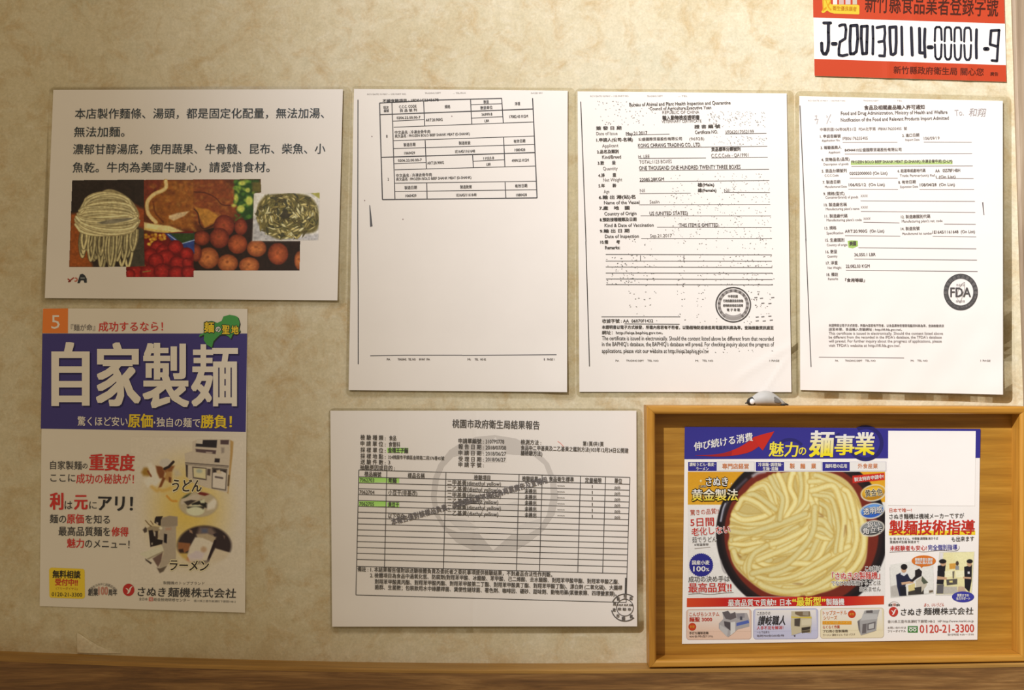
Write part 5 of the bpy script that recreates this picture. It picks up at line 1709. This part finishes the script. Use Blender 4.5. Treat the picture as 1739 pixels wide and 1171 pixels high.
for _, g, k in order:
    g = np.vstack([g[0] + .35 * (g[0] - g[1]), g, g[-1] + .35 * (g[-1] - g[-2])])
    q_ = np.hypot((g[:, 0] - 690) / 600, (g[:, 1] - 590) / 540)
    g = np.where(q_[:, None] > .97, np.array((690, 590)) + (g - np.array((690, 590))) / q_[:, None] * .97, g)
    p = bez(cp(R5, g), 8)
    w = r.uniform(7.4, 10.4)
    b = r.uniform(.93, 1.03)
    cv.stroke(p, w + 1.8, np.array((190, 146, 66)), None, .42, 1.2)
    cv.stroke(p, w, np.array((246, 229, 164)) * b, np.array((222, 188, 102)) * b, .96, .8)
for pts in ([(1085, 620), (1100, 520), (1108, 600)], [(860, 400), (905, 440), (870, 440)], [(640, 1020), (740, 1025)], [(160, 760), (200, 800)]):
    cv.stroke(cp(R5, pts), 3, (150, 98, 48), None, .6, 1.5, True)
# colour plates over the picture
cv.poly(cp(N, [(52, 262), (216, 248), (217, 284), (54, 300)]), (212, 46, 36), .4)
for (x, y, rx, ry, c1, c2) in ((160, 350, 66, 43, (248, 196, 60), (190, 128, 24)), (154, 442, 64, 40, (132, 182, 236), (50, 96, 190)), (154, 531, 64, 41, (170, 168, 166), (86, 84, 84))):
    p = cp(N, [(x, y)])[0]
    cv.ell(p, (rx * N[2], ry * N[2]), (226, 214, 196), .5, 1, -12)
    cv.ell(p, ((rx - 7) * N[2], (ry - 7) * N[2]), c2, .6, 1, -12)
    cv.ell(p - (1, 3), ((rx - 12) * N[2], (ry - 18) * N[2]), c1, 2.5, .9, -12)
cv.mottle(0.012, 3, 6)
fy.photo(cv, 'bowl_picture', 1, 2)


def halo(c, s, x0, y0, x1, y1, h, col, hc=FW, off=0.0, ho=0.07, part='printed_text', **k):
    g = h * ho * .6
    fy.text(part, c, s, x0 - g, y0, x1 + g, y1, h, hc, off + ho, 4, **{kk: v for kk, v in k.items() if kk != 'col2'})
    fy.text(part, c, s, x0, y0, x1, y1, h, col, off, 6, **k)


halo(R8, 'さぬき', 192, 486, 378, 486, 74, FW, (36, 26, 20), .02, .075)
halo(R8, '黄金製法', 72, 600, 464, 598, 92, FW, (40, 28, 16), .022, .07, col2=(248, 216, 60))
halo(R8, 'こがね', 132, 524, 196, 524, 18, FW, (40, 28, 16), 0, .1)
for x, y, s_ in ((150, 478, 14), (408, 500, 9), (396, 512, 5)):
    fy.ell('printed_text', cp(R8, [(x, y)])[0], (s_ * R8[2], s_ * R8[2] * 1.3), (250, 234, 180), 4, 8, 0, .7)
ft_(L, '驚きの品質!!', 155, 822, 388, 808, 44, (206, 88, 66), 0.0, layer=5)
ft_(L, '5日間', 156, 902, 350, 896, 68, FR, 0.012, layer=5)
halo(L, '老化しない', 165, 982, 484, 958, 62, FR, FW, .012, .06)
halo(L, '茹でうどん', 172, 1046, 372, 1038, 44, FD_, FW, 0, .06)
ft_(M, '※常温保存', 188, 216, 306, 212, 20, (90, 80, 76), .01, layer=5)
fy.line('printed_text', cp(M, [(190, 246), (320, 234)]), .9, (176, 160, 150), 4)
bc = cp(M, [(245, 381)])[0]
fy.ell('printed_badge#1', bc, (21, 20.6), (46, 44, 138), 3, 72, 0, .08)
fy.text('printed_badge#1', M, '国産小麦', 170, 362, 314, 362, 34, FW, .03, 5)
fy.text('printed_badge#1', M, '100', 180, 412, 282, 412, 42, FW, .02, 5)
fy.text('printed_badge#1', M, '%', 284, 418, 312, 418, 26, FW, .02, 5)
halo(M, '成功の決め手は', 140, 499, 478, 494, 46, FD_, FW, .008, .05)
halo(M, '最高品質!!', 140, 570, 494, 565, 74, FR, FW, .018, .05)
fy.line('printed_text', bez(cp(M, [(140, 620), (230, 616), (320, 622), (420, 612), (510, 606)]), 6), .9, (150, 136, 128), 4)
halo(M, 'この麺は', 1590, 410, 1716, 408, 38, FD_, FW, 0, .09)
halo(M, '「さぬきの製麺機」', 1318, 474, 1712, 466, 58, FR, FW, .016, .08)
halo(M, 'でなければ製麺することは', 1314, 532, 1716, 526, 38, FD_, FW, 0, .09)
halo(M, '出来ません', 1544, 580, 1716, 576, 38, FD_, FW, 0, .09)
ft_(N, '製法特許申請中!', 62, 283, 212, 266, 20, FW, .02, layer=5)
halo(N, '黄金色', 118, 354, 206, 344, 34, (70, 54, 40), (244, 226, 190), .01, .06)
halo(N, '透明感', 108, 446, 206, 434, 34, FW, (60, 70, 96), .01, .05)
halo(N, '鋭い', 128, 514, 192, 508, 30, FW, (60, 58, 58), .01, .05)
halo(N, '角立ち', 106, 546, 206, 536, 30, FW, (60, 58, 58), .01, .05)
# red band
fy.quad('printed_band', cp(M, [(128, 652), (440, 648), (432, 722), (127, 726)]), (222, 76, 36), 2, col2=(204, 40, 32), horiz=True)
fy.quad('printed_band', [cp(M, [(440, 648)])[0], cp(M, [(1440, 638)])[0], cp(M, [(1440, 714)])[0], cp(M, [(432, 722)])[0]], (204, 38, 34), 2)
fy.quad('printed_band', [cp(M, [(1440, 638)])[0], cp(N, [(214, 874)])[0], cp(N, [(214, 918)])[0], cp(M, [(1440, 714)])[0]], (204, 40, 34), 2, col2=(224, 78, 40), horiz=True)
ft_(M, '最高品質で貢献!!', 465, 693, 860, 688, 52, FW, .022, layer=5)
ft_(M, '日本', 892, 689, 986, 687, 52, FW, .022, layer=5)
ft_(M, '“', 992, 690, 1024, 690, 62, FY, .03, layer=5)
ft_(M, '最新型', 1026, 684, 1230, 680, 68, FY, .03, layer=5)
ft_(M, '”', 1234, 690, 1266, 690, 62, FY, .03, layer=5)
ft_(M, '製麺機', 1270, 686, 1420, 684, 52, FW, .022, layer=5)


def card(x0, y0, x1, y1, tilt, col, rim):
    pc_ = 'printed_card#%d' % x0
    r_ = 26

    def rr(g):
        pts = []
        for cx, cy, a0 in ((x0 + r_, y0 + r_, 180), (x1 - r_, y0 + r_ - tilt, 270), (x1 - r_, y1 - r_ - tilt, 0), (x0 + r_, y1 - r_, 90)):
            for k in range(5):
                a = math.radians(a0 + 22.5 * k)
                pts.append((cx + (r_ - g) * math.cos(a), cy + (r_ - g) * math.sin(a)))
        return cp(R7, pts)
    fy.poly(pc_, rr(0), rim, 1)
    fy.poly(pc_, rr(4), col, 2)
    fy.quad(pc_, cp(R7, [(x0 + 20, y0 + 10), (x1 - 20, y0 + 10 - tilt), (x1 - 8, (y0 + y1) / 2 + 60 - tilt), (x0 + 8, (y0 + y1) / 2 + 60)]), (244, 232, 224), 3, col2=col)


card(26, 70, 578, 328, 4, (238, 200, 178), (206, 170, 156))
card(592, 66, 1140, 324, 4, (202, 198, 222), (172, 168, 196))
card(1156, 62, 1696, 318, 6, (240, 222, 186), (210, 190, 164))
tc = lambda s, x0, y0, x1, y1, h, col, off=0.0, **k: fy.text('printed_card#%d' % (26 if x0 < 590 else 592 if x0 < 1150 else 1156), R7, s, x0, y0, x1, y1, h, col, off, 6, **k)
tc('こんぴらシステム', 52, 113, 306, 111, 34, (214, 92, 60), .012)
tc('麺聖 3000', 52, 157, 245, 154, 36, (204, 60, 48), .02)
tc('手打ち麺製造機', 52, 271, 214, 269, 22, (84, 70, 64), .01)
tc('400食/時(型7.5%)', 52, 299, 252, 296, 18, (110, 94, 88))
tc('こだわりの', 625, 106, 736, 102, 28, (84, 76, 84), 0, shear=.2)
tc('讃岐職人', 634, 168, 868, 164, 76, (52, 48, 52), .02, shear=.2)
tc('人手不足を解消！', 622, 228, 846, 224, 28, (212, 70, 74), .012)
tc('一人で出来る', 622, 264, 728, 262, 19, (110, 100, 112))
tc('毎時700食/200食/時', 622, 294, 852, 291, 19, (104, 94, 104))
tc('トップヌードル', 1180, 101, 1382, 97, 36, (224, 132, 74), .012)
tc('シリーズ', 1184, 143, 1300, 140, 32, (224, 132, 74), .012)
fy.box('printed_card#1156', R7, 1176, 168, 1422, 198, (234, 156, 36), 4)
tc('うどん･そば･ラーメン', 1184, 183, 1414, 182, 20, (250, 214, 120), .01)
tc('らくらく作業', 1180, 221, 1322, 218, 27, (206, 84, 62), .012)
tc('プロ用小型製麺機', 1180, 255, 1390, 252, 22, (92, 78, 66), .006)
tc('ラーメン･讃岐うどん･そば･パスタ', 1180, 287, 1450, 281, 18, (112, 96, 84))
for x, y in ((78, 217), (1424, 111)):
    fy.ell('printed_card#%d' % (26 if x < 590 else 1156), cp(R7, [(x, y)])[0], (6.6, 6.6), (206, 66, 34), 4)
    tc('新型', x - 20, y, x + 20, y, 20, (246, 170, 60), .01)
# the three machines
cv = Canvas(1217, 1034, 1276, 1084, 2.4, (240, 218, 204), 0)
S = lambda pts, col, soft=.5, op=1: cv.poly(cp(R7, pts), col, soft, op)
S([(300, 190), (340, 150), (330, 90), (410, 100), (540, 100), (560, 160), (560, 215), (460, 240), (380, 305), (300, 230)], (176, 168, 168))
S([(330, 95), (380, 80), (400, 110), (440, 90), (450, 140), (400, 160), (360, 150)], (104, 94, 96))
S([(450, 110), (520, 100), (520, 140), (460, 150)], (150, 142, 146))
S([(345, 170), (400, 180), (430, 230), (400, 250), (350, 210)], (84, 76, 80))
S([(450, 185), (550, 160), (560, 185), (450, 212)], (88, 104, 176))
S([(400, 180), (440, 175), (440, 260), (400, 290)], (222, 216, 212))
S([(310, 200), (380, 240), (370, 300), (310, 240)], (196, 190, 190))
S([(480, 130), (500, 130), (500, 160), (480, 160)], (80, 80, 90))
fy.photo(cv, 'machine_picture#%d' % id(cv), 5, 0)
cv = Canvas(1340, 1034, 1380, 1082, 2.4, (220, 214, 220), 0)
S([(912, 85), (1070, 85), (1085, 140), (1080, 270), (1000, 265), (915, 290), (908, 200)], (206, 190, 158))
S([(945, 90), (1070, 85), (1070, 130), (990, 130), (945, 110)], (126, 104, 78))
S([(1010, 90), (1060, 90), (1060, 125), (1010, 120)], (166, 150, 130))
S([(940, 150), (990, 145), (985, 215), (940, 210)], (84, 74, 66))
S([(1000, 160), (1085, 150), (1085, 200), (1000, 205)], (222, 206, 176))
S([(1000, 225), (1075, 215), (1070, 240), (1000, 250)], (64, 54, 46))
S([(1000, 252), (1072, 242), (1070, 262), (1000, 272)], (96, 82, 64))
S([(912, 130), (990, 135), (1085, 132), (1085, 146), (912, 142)], (220, 190, 70))
S([(930, 290), (950, 285), (945, 305)], (60, 50, 46))
fy.photo(cv, 'machine_picture#%d' % id(cv), 5, 0)
cv = Canvas(1455, 1033, 1497, 1080, 2.4, (240, 228, 210), 0)
S([(1470, 170), (1510, 140), (1530, 80), (1660, 72), (1640, 140), (1630, 250), (1500, 290), (1480, 240)], (172, 166, 164))
S([(1545, 80), (1600, 76), (1600, 100), (1545, 100)], (96, 88, 88))
S([(1515, 110), (1640, 110), (1640, 150), (1500, 165)], (196, 190, 188))
S([(1515, 195), (1550, 190), (1545, 270), (1510, 275)], (110, 102, 102))
S([(1555, 190), (1625, 172), (1620, 235), (1555, 248)], (112, 104, 104))
S([(1566, 198), (1612, 186), (1610, 228), (1566, 238)], (196, 190, 186))
S([(1470, 170), (1490, 160), (1495, 270), (1480, 240)], (120, 112, 112))
fy.photo(cv, 'machine_picture#%d' % id(cv), 5, 0)
# right-hand column
tr6 = lambda s, x0, y0, x1, y1, h, col, off=0.0, **k: fy.text('printed_text', R6, s, x0, y0, x1, y1, h, col, off, **k)
fy.quad('printed_band', cp(R6, [(48, 206), (796, 206), (796, 244), (48, 248)]), (252, 222, 64), 1, col2=(252, 204, 40))
tr6('日本で唯一!', 52, 32, 245, 30, 34, (216, 96, 74), .006)
tr6('さぬき麺機は機械メーカーですが', 52, 86, 700, 78, 44, FD_, .01)
tr6('製麺技術指導', 52, 184, 792, 180, 120, FR, .024, shear=.06)
tr6('生･茹･半生うどん、中華麺 調理麺 焼きそば', 56, 278, 474, 273, 22, (96, 84, 80), .012)
tr6('業務用半生麺 製造まで', 56, 306, 310, 303, 22, (96, 84, 80), .012)
tr6('も出来ます', 590, 282, 786, 277, 42, FD_, .014)
tr6('未経験者も安心!', 58, 360, 376, 356, 42, (212, 62, 62), .016)
tr6('完全個別指導', 386, 354, 640, 350, 46, (72, 70, 158), .016)
fy.line('printed_text', bez(cp(R6, [(55, 392), (160, 388), (260, 384), (360, 390), (480, 378), (620, 382), (655, 362), (655, 338)]), 8), .9, (150, 140, 140), 3)
# two small photographs of a class
cv = Canvas(1510, 934, 1657, 1015, 2.2, (244, 236, 230), 0)
S = lambda pts, col, soft=.5, op=1: cv.poly(cp(R6, pts), col, soft, op)
S([(52, 520), (432, 440), (440, 752), (62, 790)], (222, 214, 206))
S([(60, 500), (430, 440), (436, 740), (66, 778)], (240, 232, 224))
S([(62, 690), (130, 670), (200, 700), (200, 770), (66, 778)], (196, 186, 178), 1)
S([(110, 590), (160, 565), (210, 580), (240, 640), (200, 650), (190, 690), (200, 768), (140, 772), (120, 690)], (40, 42, 66), .6)
S([(140, 690), (195, 690), (200, 768), (150, 770)], (32, 32, 42), .5)
S([(150, 560), (210, 575), (180, 600), (150, 585)], (228, 224, 226), .5)
cv.ell(cp(R6, [(178, 545)])[0], (4.4, 5.2), (206, 160, 126), .4)
cv.ell(cp(R6, [(180, 520)])[0], (5.6, 5.0), (34, 30, 32), .4)
S([(155, 655), (260, 640), (262, 660), (160, 676)], (214, 170, 136), .5)
S([(210, 610), (250, 630), (270, 640), (250, 650), (215, 640)], (42, 44, 66), .5)
S([(215, 680), (275, 660), (275, 740), (220, 740)], (226, 204, 140), .6)
S([(215, 735), (350, 700), (350, 755), (215, 765)], (70, 62, 58), .6)
S([(280, 640), (340, 600), (385, 650), (370, 690), (330, 740), (285, 700)], (206, 192, 172), .6)
S([(335, 600), (388, 655), (350, 670), (330, 640)], (88, 92, 76), .6)
S([(275, 600), (275, 550), (310, 535), (335, 560), (330, 600), (300, 615), (250, 650), (245, 632)], (40, 34, 36), .6)
S([(270, 700), (330, 690), (330, 745), (280, 752)], (60, 54, 52), .5)
S([(395, 725), (430, 720), (432, 738), (398, 745)], (120, 100, 80), .8)
S([(484, 390), (792, 386), (768, 770), (450, 770)], (226, 216, 208))
S([(490, 396), (784, 392), (762, 758), (456, 756)], (242, 228, 172))
S([(490, 396), (520, 396), (500, 620), (470, 660)], (236, 226, 226), 1.2)
S([(600, 400), (784, 392), (770, 520), (640, 520)], (246, 234, 180), 2)
S([(470, 510), (540, 500), (530, 600), (520, 672), (462, 668)], (34, 32, 38), .5)
cv.ell(cp(R6, [(518, 486)])[0], (5.0, 5.4), (204, 160, 126), .5)
cv.ell(cp(R6, [(514, 472)])[0], (6.2, 3.8), (36, 32, 34), .5)
S([(465, 600), (550, 610), (550, 630), (465, 630)], (208, 164, 130), .5)
S([(465, 672), (525, 672), (520, 752), (460, 752)], (104, 98, 100), .6)
S([(522, 690), (640, 690), (640, 750), (522, 756)], (196, 186, 174), 1)
S([(530, 560), (600, 545), (610, 600), (540, 610)], (250, 240, 200), .6)
S([(625, 555), (705, 550), (700, 610), (630, 610)], (250, 240, 200), .6)
S([(572, 492), (628, 488), (628, 536), (574, 540)], (222, 160, 70), .6)
cv.ell(cp(R6, [(640, 490)])[0], (2.6, 4), (80, 62, 54), .5)
S([(624, 510), (655, 510), (655, 545), (624, 545)], (150, 148, 150), .6)
S([(545, 630), (640, 622), (640, 670), (550, 680)], (92, 84, 78), .6)
S([(570, 640), (600, 638), (600, 655), (572, 655)], (240, 220, 140), .5)
S([(598, 560), (616, 555), (612, 620), (600, 620)], (120, 110, 96), .5)
S([(700, 520), (768, 500), (764, 640), (745, 740), (705, 700)], (34, 32, 38), .5)
cv.ell(cp(R6, [(745, 492)])[0], (4.2, 5.2), (204, 160, 126), .5)
cv.ell(cp(R6, [(748, 472)])[0], (5.2, 3.6), (36, 32, 34), .5)
S([(690, 605), (760, 608), (760, 626), (690, 620)], (208, 164, 130), .5)
S([(730, 560), (748, 560), (748, 580), (730, 580)], (226, 220, 222), .4)
S([(650, 690), (700, 690), (720, 740), (640, 745)], (206, 176, 150), .8)
cv.mottle(.02, 2.5, 9)
fy.photo(cv, 'class_photo', 1, 0)
fy.ell('printed_badge#2', cp(R6, [(350, 468)])[0], (105 * R6[2], 48 * R6[2]), (226, 122, 44), 3)
fy.poly('printed_badge#2', cp(R6, [(312, 508), (350, 512), (330, 530)]), (226, 122, 44), 3)
fy.text('printed_badge#2', R6, '経験豊富な講師', 274, 456, 428, 456, 24, FW, .03, 5)
fy.text('printed_badge#2', R6, '親切に個人指導', 276, 484, 426, 484, 24, FW, .03, 5)
fy.ell('printed_badge#3', cp(R6, [(690, 779)])[0], (96 * R6[2], 47 * R6[2]), (66, 64, 160), 3)
fy.text('printed_badge#3', R6, '開業までの', 640, 766, 740, 766, 24, FW, .03, 5)
fy.text('printed_badge#3', R6, '全力サポート', 630, 794, 752, 794, 24, FW, .03, 5)
fy.text('printed_logo', R6, '創業', 44, 850, 78, 850, 22, FD_, .03, 4, True)
fy.text('printed_logo', R6, '100', 80, 846, 110, 846, 24, (200, 120, 100), .03, 4, True)
fy.text('printed_logo', R6, '周年', 112, 850, 144, 850, 22, FD_, .03, 4, True)
fy.ring('printed_logo', cp(R6, [(94, 858)])[0], 44 * R6[2], 48 * R6[2], (170, 150, 140), 3, 205, 335, 16, .8)
tr6('あっ、いいうどん', 354, 850, 526, 846, 32, (214, 84, 66), .006, shear=.25)
company_logo(fy, R6, 88, 908, 40, (206, 58, 46), FW)
fy.text('printed_logo', R6, 'さぬき', 152, 912, 330, 910, 60, (58, 52, 50), .016, 4, shear=.12)
fy.text('printed_logo', R6, '麺機株式会社', 350, 906, 780, 902, 58, (58, 52, 50), .012, 4, shear=.08)
tr6('香川県三豊市高瀬町下勝間148-2   HP http://www.menki.co.jp', 38, 994, 782, 986, 24, (110, 98, 94))
tr6('お問い合わせは', 38, 1047, 196, 1045, 20, (118, 104, 100))
tr6('フリーダイヤル', 38, 1076, 194, 1074, 21, (104, 92, 88), .006)
fy.box('printed_logo', R6, 212, 1031, 298, 1088, (74, 134, 66), 3)
for x in (238, 272):
    fy.ring('printed_logo', cp(R6, [(x, 1063)])[0], 1.5, 3.0, FW, 4, 0, 360, 20)
fy.line('printed_logo', cp(R6, [(222, 1044), (288, 1044)]), 1.0, FW, 4)
tr6('0120-21-3300', 314, 1056, 786, 1048, 70, (214, 74, 60), .014)
tr6('受付時間 9:00～17:00', 556, 1106, 782, 1103, 18, (130, 116, 112))
# blank white paper stuck over the top right corner of the flyer
pq = np.array([(1508.5, 731.0), (1657.0, 731.6), (1655.5, 858.5), (1508.0, 857.5)])
nx, ny = 24, 22
u, v = np.meshgrid(np.linspace(0, 1, nx), np.linspace(0, 1, ny))
px = bil(pq, u, v).reshape(-1, 2)
dd = fy.depth(px[:, 0], px[:, 1])
V = np.vstack([P(px[:, 0], px[:, 1], dd + .00030), P(px[:, 0], px[:, 1], dd + .00012)])
n = nx * ny
rim = list(range(nx)) + [k * nx + nx - 1 for k in range(1, ny)] + [(ny - 1) * nx + k for k in range(nx - 2, -1, -1)] + [k * nx for k in range(ny - 2, 0, -1)]
Fc = grid_faces(nx, ny).tolist() + [(a, b, b + n, a + n) for a, b in zip(rim, rim[1:] + rim[:1])]
o = mesh_obj('blank_patch', V, Fc, mat('patch_paper', m_paper((246, 242, 238), .5)), fy.root)
o['label'] = 'blank white paper stuck over the top right corner'

set_lettering()
for s_ in (no, po, d2, d3, d4, d5, sg, fy):
    s_.finish()
